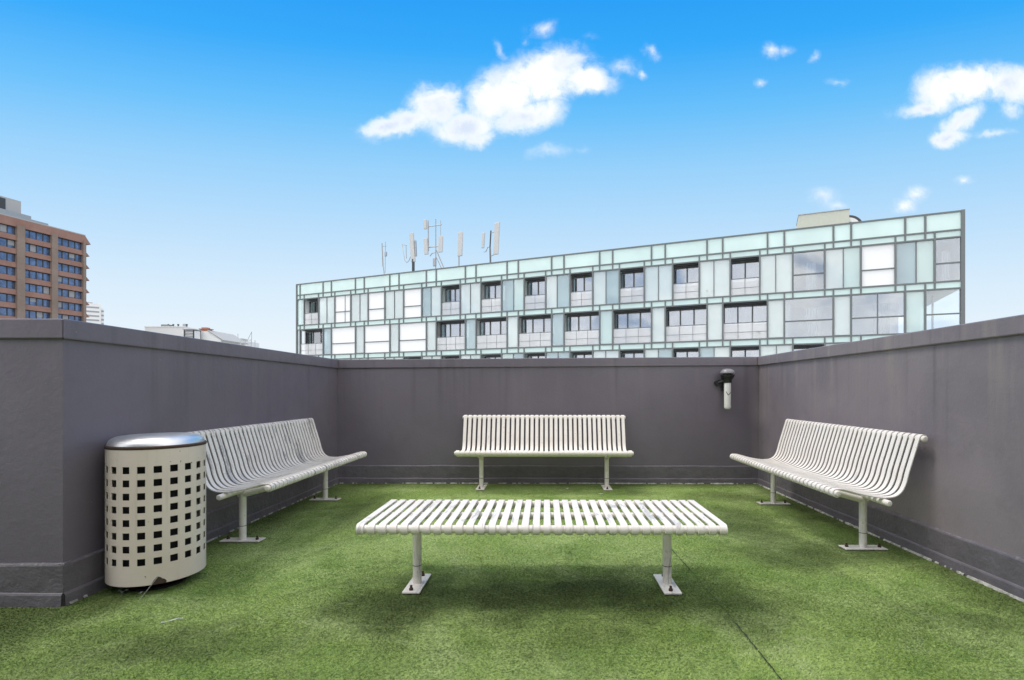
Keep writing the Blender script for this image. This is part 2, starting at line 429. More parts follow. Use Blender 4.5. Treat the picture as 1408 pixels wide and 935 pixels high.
def brick_mat(name, c1, c2, scale=1.0):
    m, t, p = mat(name)
    v = obj(t)
    n1 = t.noise(v, 0.25, 4, 0.6); n2 = t.noise(v, 3.0, 3, 0.6)
    c = t.mix(t.rng(n1, 0.3, 0.7), c4(c1), c4(c2))
    c = t.mix(t.rng(n2, 0.4, 0.8, 0, 0.3), c, c4(tuple(x * 0.6 for x in c1)))
    setp(t, p, color=c, rough=0.85)
    return m

M = dict(
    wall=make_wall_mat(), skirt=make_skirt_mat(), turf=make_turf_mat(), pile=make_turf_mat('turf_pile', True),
    bench=make_bench_mat('cream_paint', 0.22), bench_worn=make_bench_mat('cream_paint_rubbed', 0.95), bench_mid=make_bench_mat('cream_paint_scuffed', 0.70),
    bin=make_bin_mat(),
    chrome=simple('chrome', (0.80, 0.795, 0.785), 0.42, 1.0, var=0.05),
    steel=simple('brushed_steel', (0.72, 0.72, 0.70), 0.32, 1.0, var=0.05),
    tube=simple('satin_tube', (0.86, 0.85, 0.82), 0.32, 0.15, var=0.05),
    black=simple('black_plastic', (0.014, 0.014, 0.015), 0.3, var=0.2),
    dark=simple('dark_void', (0.012, 0.012, 0.012), 0.8),
    rust=simple('rusty_steel', (0.060, 0.032, 0.024), 0.75, var=0.4, scale=40),
    capgrey=simple('grey_cap', (0.20, 0.19, 0.20), 0.28, 0.0),
    litter=simple('white_plastic', (0.56, 0.57, 0.54), 0.5),
    caulk=simple('pale_sealant', (0.34, 0.335, 0.30), 0.85, var=0.5, scale=25),
    seam=simple('dark_seam', (0.022, 0.030, 0.014), 0.9, var=0.3, scale=30),
    fr=simple('grey_metal', (0.150, 0.166, 0.168), 0.45, 0.15, var=0.06),
    fr_dark=simple('dark_metal', (0.045, 0.047, 0.050), 0.4),
    mint=frosted_mat('mint_glass', (0.62, 0.79, 0.755), 0.0, 0.18),
    panel=frosted_mat('pale_glass', (0.90, 0.95, 0.96), 0.46, 0.03, 0.9),
    balus=frosted_mat('balustrade_glass', (0.95, 0.95, 0.955), 0.58, 0.04, 0.5, (0.96, 0.975, 0.985)),
    blind=simple('white_blind', (0.88, 0.88, 0.88), 0.35, var=0.02),
    curtain=curtain_mat(),
    glass=glass_mat('clear_glass', (0.93, 0.96, 0.97), 0.06),
    pane=glass_mat('reflecting_glass', (0.72, 0.76, 0.80), 0.26),
    white=simple('white_plaster', (0.78, 0.78, 0.77), 0.8, var=0.04),
    grey=simple('grey_render', (0.40, 0.40, 0.40), 0.85, var=0.08),
    beige=simple('beige_panel', (0.52, 0.53, 0.45), 0.6, var=0.05),
    galv=simple('galvanised_steel', (0.36, 0.37, 0.38), 0.45, 0.6),
    antenna=simple('antenna_radome', (0.52, 0.52, 0.51), 0.5, var=0.05),
    brick=brick_mat('orange_brick', (0.270, 0.148, 0.112), (0.315, 0.185, 0.145)),
    pier=brick_mat('brown_concrete', (0.235, 0.175, 0.140), (0.285, 0.220, 0.180)),
    blue=simple('tinted_window', (0.12, 0.18, 0.32), 0.08, 0.35, var=0.45, scale=0.9, spec=0.8),
    city=simple('city_ground', (0.30, 0.30, 0.28), 0.9, var=0.3, scale=0.02),
    leaf=simple('leaf_green', (0.06, 0.11, 0.04), 0.6, var=0.4, scale=9),
    pot=simple('clay_pot', (0.30, 0.28, 0.26), 0.7),
    redroof=simple('red_roof', (0.42, 0.20, 0.15), 0.8),
)

# ------------------------------------------------------------------ setting: ground, roof slab, turf
XL, XR, YB, YN = -2.595, 2.633, 6.392, 2.752
GZ = -22.0
structure(MB().add([(-3000, -3000, GZ), (3000, -3000, GZ), (3000, 3000, GZ), (-3000, 3000, GZ)], [(0, 1, 2, 3)]).build('ground', M['city']))
structure(MB().box(-7.5, XR + 0.3, -4.5, YB + 0.3, GZ + 0.01, -0.03).build('roof_slab', M['grey']))
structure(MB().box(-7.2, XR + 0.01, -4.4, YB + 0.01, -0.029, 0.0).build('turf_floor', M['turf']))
turf = bpy.data.objects['turf_floor']

def strip(name, pts, wfun, z, m, parent=None):
    mb = MB(); L = []
    for i, p in enumerate(pts):
        a = Vector(pts[max(i - 1, 0)]); b = Vector(pts[min(i + 1, len(pts) - 1)])
        d = (b - a).normalized(); nrm = Vector((-d.y, d.x)); p = Vector(p)
        wl, wr = wfun(i)
        L.append((p + nrm * wl, p - nrm * wr))
    vs = [(*q, z) for l in L for q in l]
    mb.add(vs, [(2 * i, 2 * i + 1, 2 * i + 3, 2 * i + 2) for i in range(len(L) - 1)])
    return mb.build(name, m, parent)
# dark seam where two rolls of turf meet
a, b, c_, d_ = floor_pt(920, 752), floor_pt(950, 785), floor_pt(1012, 858), floor_pt(1076, 938)
def polyl(ps, n):
    out = []
    for (x0, y0), (x1, y1) in zip(ps, ps[1:]):
        for k in range(n): out.append((x0 + (x1 - x0) * k / n, y0 + (y1 - y0) * k / n))
    return out + [ps[-1]]
sp = polyl([a, b, c_, d_, (d_[0] + 0.05, 0.4)], 26)
sp = [(x + rnd.uniform(-.002, .002), y) for x, y in sp]
def seam_w(i):
    k = i / 26
    base = 0.0035 if k < 1 else (0.0008 if k < 2 else 0.0045)
    return (base * rnd.uniform(.3, 1.2), base * rnd.uniform(.3, 1.2))
strip('turf_seam', sp, seam_w, 0.004, M['seam'], turf)
# the pile of the turf: short leaning blades, swept in soft drifts
import numpy as np
def grass_pile():
    rg = np.random.default_rng(5)
    zones = ((1.4, 1.8, 70000), (1.8, 2.5, 165000), (2.5, 3.4, 165000), (3.4, 4.8, 135000), (4.8, 6.37, 90000))
    P = []
    for y0, y1, n in zones:
        y = rg.uniform(y0, y1, n); hw = y * 0.96 + 0.45; hl = y * 1.09 + 0.45
        x = rg.uniform(-1, 1, n); x = np.where(x < 0, x * hl, x * hw)
        P.append(np.stack([x, y], 1))
    P = np.concatenate(P)
    ok = (P[:, 0] < 2.598) & ((P[:, 0] > -2.558) | (P[:, 1] < 2.715))
    P = P[ok]; n = len(P)
    gx = np.linspace(-7, 3, 101); gy = np.linspace(1, 7, 61)
    fld = np.array([[mnoise.noise(Vector((a_ * 1.3, b_ * 1.3, 3.3))) * 2.6 + mnoise.noise(Vector((a_ * 4.5, b_ * 4.5, 8.1))) * 1.6 for b_ in gy] for a_ in gx])
    hgt = np.array([[mnoise.noise(Vector((a_ * 5.5, b_ * 5.5, 1.1))) for b_ in gy] for a_ in gx])
    ix = np.clip(((P[:, 0] + 7) / 0.1).astype(int), 0, 100); iy = np.clip(((P[:, 1] - 1) / 0.1).astype(int), 0, 60)
    th = fld[ix, iy] + rg.normal(0, 0.9, n) - 1.2
    H = (0.0048 + 0.0014 * hgt[ix, iy] + rg.normal(0, 0.0010, n)).clip(0.002, 0.009)
    lean = rg.uniform(0.8, 2.4, n) * H
    wdt = 0.0010 + 0.00040 * P[:, 1]
    a2 = rg.uniform(0, 2 * np.pi, n)
    b0 = np.stack([P[:, 0] - np.cos(a2) * wdt, P[:, 1] - np.sin(a2) * wdt, np.full(n, -0.001)], 1)
    b1 = np.stack([P[:, 0] + np.cos(a2) * wdt, P[:, 1] + np.sin(a2) * wdt, np.full(n, -0.001)], 1)
    tp = np.stack([P[:, 0] + np.cos(th) * lean, P[:, 1] + np.sin(th) * lean, H], 1)
    V = np.stack([b0, b1, tp], 1).reshape(-1, 3).astype(np.float32)
    me = bpy.data.meshes.new('grass_pile')
    me.vertices.add(3 * n); me.vertices.foreach_set('co', V.ravel())
    me.loops.add(3 * n); me.loops.foreach_set('vertex_index', np.arange(3 * n, dtype=np.int32))
    me.polygons.add(n); me.polygons.foreach_set('loop_start', np.arange(0, 3 * n, 3, dtype=np.int32))
    me.update(calc_edges=True); me.validate()
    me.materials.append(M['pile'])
    o = bpy.data.objects.new('grass_pile', me); col.objects.link(o)
    o['kind'] = 'stuff'; o['label'] = 'short green artificial grass pile covering the terrace floor'; o['category'] = 'grass'
grass_pile()
# ragged pale edge where the turf meets the walls
def ragged(p0, p1, wmax, dens):
    """Torn pale backing of the turf and sealant squeezed up against the wall."""
    (x0, y0), (x1, y1) = p0, p1
    mb = MB(); Ln = math.hypot(x1 - x0, y1 - y0); ux, uy = (x1 - x0) / Ln, (y1 - y0) / Ln; nx, ny = -uy, ux
    n = int(Ln / 0.012); prev = None
    for i in range(n + 1):
        q = Vector((x0 + ux * Ln * i / n, y0 + uy * Ln * i / n, 0))
        k = mnoise.noise(q * 3.1) * 0.6 + mnoise.noise(q * 17) * 0.55 + mnoise.noise(q * 60) * 0.6 + dens
        ww = wmax * max(0.0, min(1.0, k))
        if ww < 0.0015: prev = None; continue
        cur = [(q.x - nx * .004, q.y - ny * .004, 0.012 + ww * .25), (q.x + nx * ww * .5, q.y + ny * ww * .5, 0.010 + ww * .25), (q.x + nx * ww, q.y + ny * ww, 0.001)]
        if prev: mb.add(prev + cur, [(0, 1, 4, 3), (1, 2, 5, 4)], True)
        prev = cur
    return mb
SK2 = 0.034
mb = ragged((XR - SK2, 1.0), (XR - SK2, YB), 0.019, 0.40)
mb2 = ragged((XR - SK2, YB - SK2), (XL + SK2, YB - SK2), 0.018, 0.26)
mb3 = ragged((XL + SK2, YB), (XL + SK2, YN), 0.009, 0.22)
for q in (mb2, mb3): mb.add(q.v, q.f, True)
mb.build('turf_edge', M['caulk'], turf)

# ------------------------------------------------------------------ parapet walls
ZL, ZR = 1.535, 1.568                    # wall tops, rising to the right
T = 0.26; CO = 0.022; CH = 0.108
def wall_top(x): return ZL + (ZR - ZL) * min(1, max(0, (x - XL) / (XR - XL)))
def wavy(mb, p0, p1, inward, z0, z1, d0, d1, step=0.09):
    """Hand dressed upstand: a sheet with a slightly uneven lip along the foot of a wall."""
    (x0, y0), (x1, y1) = p0, p1
    L = math.hypot(x1 - x0, y1 - y0); n = max(2, int(L / step)); rows = []
    for i in range(n + 1):
        k = i / n; x = x0 + (x1 - x0) * k; y = y0 + (y1 - y0) * k
        e = mnoise.noise(Vector((x * 2.1, y * 2.1, z1 * 9))) * 0.006 + mnoise.noise(Vector((x * 7, y * 7, z1 * 9))) * 0.003
        g = mnoise.noise(Vector((x * 3.1, y * 3.1, 4 + z1))) * 0.003
        zt = z1 + e
        prof = [(d0 + g, z0), (d1 + g, zt - 0.012), (d1 + g - 0.004, zt - 0.003), (d1 - 0.008 + g, zt), (-0.012, zt + 0.003)]
        rows.append([(x + inward[0] * d, y + inward[1] * d, z) for d, z in prof])
    m_ = len(rows[0])
    mb.add([q for r_ in rows for q in r_], [(i * m_ + j, i * m_ + j + 1, (i + 1) * m_ + j + 1, (i + 1) * m_ + j) for i in range(n) for j in range(m_ - 1)])
def make_wall(label, ring_lo, zt, coping_ring, runs):
    """ring_lo: plan corners of the wall; coping_ring: plan corners of the coping; runs: inner faces with a skirting."""
    xs = [p[0] for p in ring_lo]; ys = [p[1] for p in ring_lo]
    t_ = thing('parapet_wall', label, 'wall', (sum(xs) / len(xs), sum(ys) / len(ys), 0))
    off = Vector(t_.location)
    def shift(mb): mb.v = [(x - off.x, y - off.y, z - off.z) for x, y, z in mb.v]; return mb
    body = MB().prism([(x, y, 0.0) for x, y in ring_lo], [(x, y, zt(x) - CH + 0.002) for x, y in ring_lo])
    shift(body).build('wall_face', M['wall'], t_)
    cop = MB().prism([(x, y, zt(x) - CH) for x, y in coping_ring], [(x, y, zt(x)) for x, y in coping_ring])
    shift(cop).build('coping', M['wall'], t_, bevel=0.007)
    for p0, p1, inw in runs:
        mb = MB(); wavy(mb, p0, p1, inw, 0.0, 0.222, 0.022, 0.018); shift(mb).build('skirting', M['skirt'], t_)
        mb = MB(); wavy(mb, p0, p1, inw, 0.0, 0.072, 0.033, 0.030); shift(mb).build('skirting', M['skirt'], t_)
    return t_
make_wall('dark grey rendered wall behind the middle bench, with the ash bin fixed to it',
          [(XL, YB), (XR, YB), (XR + T, YB + T), (XL - T, YB + T)], wall_top,
          [(XL + CO, YB - CO), (XR - CO, YB - CO), (XR + T + CO, YB + T + CO), (XL - T - CO, YB + T + CO)],
          [((XL, YB), (XR, YB), (0, -1))])
make_wall('dark grey rendered wall behind the litter bin and the bench with rubbed paint',
          [(XL, YN), (XL, YB), (XL - T, YB + T), (XL - T, YN + T)], lambda x: ZL,
          [(XL + CO, YN - CO), (XL + CO, YB - CO), (XL - T - CO, YB + T + CO), (XL - T - CO, YN + T + CO)],
          [((XL, YN - 0.02), (XL, YB), (1, 0))])
make_wall('paler streaked grey wall with rain marks, behind the bench opposite the litter bin',
          [(XR, YB), (XR, -4.2), (XR + T, -4.2), (XR + T, YB + T)], lambda x: ZR,
          [(XR - CO, YB - CO), (XR - CO, -4.2), (XR + T + CO, -4.2), (XR + T + CO, YB + T + CO)],
          [((XR, YB), (XR, -4.2), (-1, 0))])
make_wall('darkest short wall return facing the viewer, at the outer corner beside the litter bin',
          [(XL, YN), (XL - T, YN + T), (-7.2, YN + T), (-7.2, YN)], lambda x: ZL,
          [(XL + CO, YN - CO), (XL - T - CO, YN + T + CO), (-7.2, YN + T + CO), (-7.2, YN - CO)],
          [((-7.2, YN), (XL + 0.02, YN), (0, -1))])

blk = thing('shade_block', 'added dark grey block unseen behind the viewer, put there to shade the terrace', 'building', (-2.2, -3.7, 0))  # added block, out of view, only there to keep low sky light off the terrace
MB().box(-4.9, 4.55, -0.9, 0.9, 0.0, 4.9).build('wall', M['wall'], blk)
MB().box(-5.0, 4.65, -1.0, 1.0, 4.903, 5.05).build('roof', M['fr'], blk)
MB().box(1.2, 2.2, 0.903, 0.95, 0.02, 2.1).build('added_door', M['fr'], blk)

# ------------------------------------------------------------------ benches
def catmull(P, n=6):
    out = []
    for i in range(len(P) - 1):
        p0 = Vector(P[max(i - 1, 0)]); p1 = Vector(P[i]); p2 = Vector(P[i + 1]); p3 = Vector(P[min(i + 2, len(P) - 1)])
        for k in range(n):
            t = k / n
            out.append(0.5 * ((2 * p1) + (p2 - p0) * t + (2 * p0 - 5 * p1 + 4 * p2 - p3) * t * t + (3 * p1 - p0 - 3 * p2 + p3) * t ** 3))
    return out + [Vector(P[-1])]
def arc(c, r, a0, a1, n=10):
    return [Vector((c[0] + r * math.cos(R(a0 + (a1 - a0) * i / n)), c[1] + r * math.sin(R(a0 + (a1 - a0) * i / n)))) for i in range(n + 1)]
NS = 34; BL = 1.96; SW = 0.0370; ST = 0.0080
def sweep_slats(path, jitter):
    """34 flat strips swept along a side profile (u forwards, z up); strips lie side by side along x."""
    mb = MB(); n = len(path)
    nr = []
    for i in range(n):
        t = (path[min(i + 1, n - 1)] - path[max(i - 1, 0)]).normalized()
        nr.append(Vector((-t.y, t.x)))
    for k in range(NS):
        x = -BL / 2 + SW / 2 + (BL - SW) * k / (NS - 1) + rnd.uniform(-jitter, jitter)
        h = SW / 2; ch = 0.0022; rings = []
        for p, q in zip(path, nr):
            sect = [(-h, -ST / 2), (h, -ST / 2), (h, ST / 2 - ch), (h - ch, ST / 2), (-h + ch, ST / 2), (-h, ST / 2 - ch)]
            rings.append([(x + a_, (p.x + q.x * b_), p.y + q.y * b_) for a_, b_ in sect])
        vs = [v for rg in rings for v in rg]
        fs = [(i * 6 + j, i * 6 + (j + 1) % 6, (i + 1) * 6 + (j + 1) % 6, (i + 1) * 6 + j) for i in range(n - 1) for j in range(6)]
        mb.add(vs, fs, True)
        mb.add(rings[0], [(0, 1, 2, 3, 4, 5)]); mb.add(rings[-1], [(0, 1, 2, 3, 4, 5)])
    return mb
RR = 0.0217; RO = RR + ST / 2
LEGX = 0.7375
def add_leg(root, x, u, ztop, m):
    lg = MB().tube([(x, u, 0.008), (x, u, ztop)], 0.0255, 20).build('leg', m, root)
    MB().box(x - 0.05, x + 0.05, u - 0.15, u + 0.15, 0.006, 0.015).build('base_plate', m, lg, bevel=0.002)
    MB().lathe([(0.0262, 0.118), (0.0272, 0.120), (0.0262, 0.122)], (x, u, 0), 20, caps=False).build('weld_ring', M['rust'], lg)
    for s in (-1, 1):
        MB().lathe([(0.012, 0.015), (0.012, 0.026), (0.007, 0.029), (0.007, 0.042), (0.0, 0.043)], (x + 0.006 * s, u + s * 0.115, 0), 8, smooth=False).build('bolt', M['rust'], lg)
    return lg
def curved_bench(m):
    root = thing('slatted_bench', '', 'bench')
    fc, rc, tcn = (0.325, 0.452), (0.0, 0.392), (-0.262, 0.822)
    path = arc(fc, RO, -185, 98, 18)
    path += catmull([path[-1], (0.27, 0.474), (0.16, 0.444), (0.05, 0.4235), (-0.02, 0.4205), (-0.075, 0.430), (-0.118, 0.463), (-0.146, 0.520), (-0.166, 0.595),
                     (-0.205, 0.722), (tcn[0] + RO * math.cos(R(15)), tcn[1] + RO * math.sin(R(15)))], 6)[1:]
    path += arc(tcn, RO, 15, 235, 14)[1:]
    # path runs bottom front -> over the seat -> back: local y is forwards (u)
    sweep_slats(path, 0.0006).build('slatted_seat', m, root)
    e = BL / 2 - 0.001
    for nm, c_ in (('front_rail', fc), ('rear_rail', rc), ('top_rail', tcn)):
        ee = e + (0.045 if nm == 'rear_rail' else 0.012)
        MB().tube([(-ee, c_[0], c_[1]), (ee, c_[0], c_[1])], RR - 0.0005, 18, dome=0.009).build(nm, m, root)
    for s in (-1, 1):
        x = s * LEGX
        MB().tube([(x, fc[0] - 0.02, fc[1] - 0.016), (x, 0.18, 0.405), (x, 0.03, 0.365), (x, -0.03, 0.360)], 0.0235, 16, dome=0.006).build('support_arm', m, root)
        add_leg(root, x, 0.0, 0.372, m)
    return root
def flat_bench(m):
    root = thing('backless_bench', '', 'bench')
    zt, uf = 0.442, 0.300
    zc = zt - RO - ST / 2
    path = arc((uf, zc), RO, -185, 90, 18) + [Vector((uf - 0.2 * k, zc + RO)) for k in (1, 2)] + arc((-uf, zc), RO, 90, 365, 18)
    sweep_slats(path, 0.001).build('slatted_seat', m, root)
    e = BL / 2 - 0.002
    for nm, u in (('front_rail', uf), ('rear_rail', -uf)):
        MB().tube([(-e, u, zc), (e, u, zc)], RR - 0.0005, 18, dome=0.006).build(nm, m, root)
    MB().tube([(-e, 0.0, zc - 0.002), (e, 0.0, zc - 0.002)], RR - 0.001, 18, dome=0.006).build('middle_rail', m, root)
    for s in (-1, 1):
        x = s * LEGX
        MB().tube([(x, -uf + RR, zc - 0.018), (x, uf - RR, zc - 0.018)], 0.0225, 16).build('support_arm', m, root)
        add_leg(root, x, 0.0, zc - 0.02, m)
    return root
GRP = 'cream slatted metal benches on the terrace'
bench0 = curved_bench(M['bench'])
# centre bench stands in front of the back wall, facing the viewer
bench0.location = (-0.022, YB - 0.325, 0.0); bench0.rotation_euler = (0, 0, R(180))
tag(bench0, 'cream slatted bench with backrest facing the viewer in front of the back wall', 'bench', GRP)
b2 = copy_tree(bench0)
b2.location = (XR - 0.33, 4.50, 0); b2.rotation_euler = (0, 0, R(90))
tag(b2, 'clean cream slatted bench with backrest along the pale streaked wall, opposite the litter bin', 'bench', GRP)
b3 = copy_tree(bench0)
b3.location = (XL + 0.28, 4.66, 0); b3.rotation_euler = (0, 0, R(-90))
tag(b3, 'cream slatted bench with grey rubbed paint on its backrest, next to the litter bin', 'bench', GRP)
for ch in b3.children:
    if ch.name.startswith('slatted_seat'):
        ch.data = ch.data.copy(); ch.data.materials[0] = M['bench_worn']
b4 = flat_bench(M['bench_mid'])
b4.location = (-0.023, 3.045, 0); b4.rotation_euler = (0, 0, R(180))
tag(b4, 'wide backless slatted bench with scuffed top standing alone in the middle of the turf', 'bench', GRP)

# ------------------------------------------------------------------ litter bin
BX, BY, BR = -2.332, 3.083, 0.2435
mb = None
binr = thing('litter_bin', 'round cream litter bin with square holes and chrome lid in front of the wall', 'bin', (BX, BY, 0), R(-52.9))
zc = [0.192 + (0.706 - 0.192) * k / 7 for k in range(8)]
zl = [0.061]
for z in zc: zl += [z - 0.0195, z + 0.0195]
zl += [0.827]
mb = MB(); NSEG = 80; hh = R(4.55)
ang = []
for cidx in range(20):
    a0 = 2 * math.pi * cidx / 20
    ang += [a0 - hh, a0, a0 + hh, a0 + R(9)]
def sheet(r_):
    vs = [(r_ * math.cos(a), r_ * math.sin(a), z) for z in zl for a in ang]
    fs = []
    for i in range(len(zl) - 1):
        for k in range(NSEG):
            if i % 2 == 1 and i < len(zl) - 2 and k % 4 in (0, 1): continue
            fs.append((i * NSEG + k, i * NSEG + (k + 1) % NSEG, (i + 1) * NSEG + (k + 1) % NSEG, (i + 1) * NSEG + k))
    mb.add(vs, fs, True)
sheet(BR); sheet(BR - 0.004)
def P3(a, z, r_): return (r_ * math.cos(a), r_ * math.sin(a), z)
for i in range(1, len(zl) - 2, 2):                      # cut edges of every hole
    for k in range(0, NSEG, 4):
        a0, a1, a2 = ang[k], ang[k + 1], ang[k + 2]; q = BR - 0.004
        for (u0, z0_), (u1, z1_) in (((a0, zl[i]), (a0, zl[i + 1])), ((a2, zl[i]), (a2, zl[i + 1])), ((a0, zl[i]), (a1, zl[i])), ((a1, zl[i]), (a2, zl[i])), ((a0, zl[i + 1]), (a1, zl[i + 1])), ((a1, zl[i + 1]), (a2, zl[i + 1]))):
            mb.add([P3(u0, z0_, BR), P3(u1, z1_, BR), P3(u1, z1_, q), P3(u0, z0_, q)], [(0, 1, 2, 3)])
for k in range(NSEG):
    a0, a1 = ang[k], ang[(k + 1) % NSEG]; q = BR - 0.004
    mb.add([P3(a0, 0.061, BR), P3(a1, 0.061, BR), P3(a1, 0.061, q), P3(a0, 0.061, q)], [(0, 1, 2, 3)])
shell = mb.build('perforated_shell', M['bin'], binr, weld=False)
MB().lathe([(0.0, 0.075), (0.190, 0.075), (0.196, 0.80)], (0, 0, 0), 40, caps=False).build('liner', M['dark'], binr)
MB().lathe([(0.245, 0.819), (0.2475, 0.824), (0.2475, 0.832), (0.243, 0.837), (0.232, 0.838)], (0, 0, 0), 64, caps=False).build('rim', M['rust'], binr)
MB().lathe([(0.238, 0.836), (0.236, 0.846), (0.229, 0.862), (0.216, 0.873), (0.198, 0.881), (0.165, 0.886), (0.08, 0.888), (0.0, 0.8885)], (0, 0, 0), 64, caps=False).build('lid', M['chrome'], binr)
MB().lathe([(0.15, 0.0), (0.15, 0.012), (0.06, 0.02), (0.06, 0.074)], (0, 0, 0), 32).build('foot', M['black'], binr)
# patch of bare rusty steel where paint has flaked off the bottom edge
mb = MB(); rings = []
for q in (0.0, 0.34, 0.67, 1.0):
    row = []
    for i in range(19):
        a = math.pi * i / 18; rr_ = 0.030 * (1 + 0.16 * math.sin(5 * a) + 0.07 * math.sin(11 * a)) * q
        th = R(1.5) + rr_ * math.cos(a) / BR
        row.append((math.cos(th) * (BR + 0.0013), math.sin(th) * (BR + 0.0013), 0.0605 + 0.040 * q * math.sin(a) * (1 + 0.14 * math.cos(3 * a))))
    rings.append(row)
mb.add([p for r_ in rings for p in r_], [(a * 19 + k, a * 19 + k + 1, (a + 1) * 19 + k + 1, (a + 1) * 19 + k) for a in range(3) for k in range(18)])
mb.build('rust_patch', M['rust'], binr)

# ------------------------------------------------------------------ wall mounted ash bin
ax, ay = 2.205, YB - 0.115
ash = thing('ash_bin', 'black capped cigarette bin with steel tube mounted on the back wall', 'ash bin', (ax, ay, 0.925))
MB().lathe([(0.0, 0.0), (0.026, 0.002), (0.036, 0.012), (0.040, 0.028), (0.040, 0.330)], (0, 0, 0), 28, caps=False).build('tube', M['tube'], ash)
MB().lathe([(0.043, 0.318), (0.050, 0.322), (0.052, 0.352), (0.058, 0.366), (0.078, 0.392), (0.082, 0.405), (0.082, 0.418), (0.06, 0.420), (0.052, 0.425), (0.052, 0.448)], (0, 0, 0), 32, caps=False).build('neck', M['black'], ash)
MB().lathe([(0.083, 0.432), (0.087, 0.436), (0.086, 0.448), (0.075, 0.466), (0.055, 0.482), (0.025, 0.490), (0.0, 0.491)], (0, 0, 0), 32, caps=True).build('cap', M['capgrey'], ash)
br = MB().tube([(-0.09, 0.113, 0.32), (-0.09, 0.05, 0.32)], 0.035, 20)
br.tube([(-0.09, 0.06, 0.32), (-0.03, 0.0, 0.345)], 0.016, 12)
br.box(-0.035, 0.035, 0.035, 0.112, 0.22, 0.40)
br.build('bracket', M['black'], ash)
mk = MB()
for (x0, z0), (x1, z1) in (((-0.028, 0.212), (-0.004, 0.170)), ((-0.004, 0.170), (0.032, 0.205))):
    def on(x, z): return (x, -math.sqrt(0.0405 ** 2 - x * x), z)
    ptsm = [on(x0 + (x1 - x0) * k / 6, z0 + (z1 - z0) * k / 6) for k in range(7)]
    mk.tube(ptsm, 0.004, 6)
mk.build('chevron_mark', M['fr_dark'], ash)

# ------------------------------------------------------------------ litter on the turf
def scrap(px, py, L, W, rz, label, curl=0.006):
    x, y = floor_pt(px, py)
    mb = MB(); n = 6; vs = []
    for i in range(n + 1):
        k = i / n - 0.5
        wv = W * (0.6 + 0.4 * math.sin(i * 1.9 + px)) / 2
        zz = 0.006 + curl * (1 + math.sin(i * 1.3 + py)) * 0.5
        vs += [(k * L, -wv, zz), (k * L, wv, zz + 0.002)]
    vs2 = [(x_, y_, z_ + 0.0015) for x_, y_, z_ in vs]
    q = lambda i: (2 * i, 2 * i + 1, 2 * i + 3, 2 * i + 2)
    mb.add(vs, [q(i) for i in range(n)]); mb.add(vs2, [q(i) for i in range(n)])
    o = mb.build('litter_scrap', M['litter'])
    o.location = (x, y, 0); o.rotation_euler = (0, 0, rz)
    tag(o, label, 'litter', 'white scraps lying on the turf')
scrap(234, 857, 0.09, 0.0035, R(38), 'thin white strip of plastic lying on open turf in front of the litter bin', 0.004)
scrap(166, 818, 0.045, 0.028, 0.4, 'crumpled white scrap of plastic on turf under the front of the litter bin', 0.014)
scrap(190, 819, 0.03, 0.012, 1.2, 'small white fleck of plastic on turf at the shadowed edge under the litter bin')
scrap(826, 680, 0.05, 0.03, 0.1, 'flat white scrap on turf beside a leg of the middle bench')
scrap(780, 673, 0.035, 0.02, 0.9, 'small pale scrap on turf beneath the middle bench')
st = MB().tube([(-2.21, 2.79, 0.012), (-2.165, 2.86, 0.11), (-2.13, 2.905, 0.235)], 0.0008, 6).build('plastic_strand', M['litter'])
tag(st, 'thin clear plastic strand leaning on the lower front of the litter bin', 'litter')

# ------------------------------------------------------------------ glass apartment building
GL, GRt = Vector((-24.70, 51.10)), Vector((24.50, 30.40))
gd = (GRt - GL); GLEN = gd.length; gd.normalize(); gin = Vector((-gd.y, gd.x))
GROT = math.atan2(gd.y, gd.x)
GB = GZ
def g_x(px, yl=0.0):
    """Distance along the facade (or a plane yl metres behind it) seen at photo column px."""
    k = (px - VX) / F
    o = GL + gin * yl
    # o + s*gd = (k*Y, Y)
    return (k * o.y - o.x) / (gd.x - k * gd.y)
def g_z(px, py, yl=0.0):
    s = g_x(px, yl); p = GL + gin * yl + gd * s
    return CAMH + (HY - py) / F * p.y - GB
glass = thing('apartment_building', 'long glass apartment block with mint panels and balconies beyond the back wall', 'building', (GL.x, GL.y, GB), GROT)
colA = [408, 412, 443.8, 455.3, 488.5, 500.7, 536, 548.7, 586.4, 600, 640.2, 654.8, 697.6, 713, 758.8, 775.8, 824.7, 842.6, 895.8, 914.6, 971.8, 993.2, 1054.4, 1077.3, 1144.2, 1168.3, 1241.8, 1269.1, 1320]
typA = ['nar', 'bal', 'nar', 'bli', 'nar', 'bli', 'nar', 'bli', 'nar', 'bal', 'nar', 'bal', 'nar', 'bal', 'nar', 'bal', 'nar', 'bal', 'nar', 'bal', 'nar', 'bal', 'nar', 'glz', 'nar', 'glz', 'nar', 'cor']
colB = [408, 417.6, 437.6, 460, 482, 506, 529, 555, 580, 607, 633, 661.6, 690, 721, 750.6, 784, 815.3, 851.8, 885.9, 924.7, 961.2, 1003.5, 1043.9, 1088.9, 1132.4, 1181.6, 1228.6, 1282, 1320]
typB = ['nar', 'bal', 'pan', 'bli', 'pan', 'bli', 'pan', 'bli', 'pan', 'bal', 'pan', 'bal', 'pan', 'bal', 'pan', 'bal', 'pan', 'bal', 'pan', 'bal', 'pan', 'bal', 'pan', 'glz', 'pan', 'bli', 'pan', 'glz']
typC = ['nar', 'bal', 'pan', 'bli', 'pan', 'bli', 'pan', 'bal', 'pan', 'bal', 'pan', 'bal', 'pan', 'bal', 'pan', 'bal', 'pan', 'bal', 'pan', 'bal', 'pan', 'bal', 'pan', 'bal', 'pan', 'glz', 'pan', 'glz']
A = [g_x(p) for p in colA]; B = [g_x(p) for p in colB]
A[0] = B[0] = 0.0; A[-1] = B[-1] = GLEN - 0.1
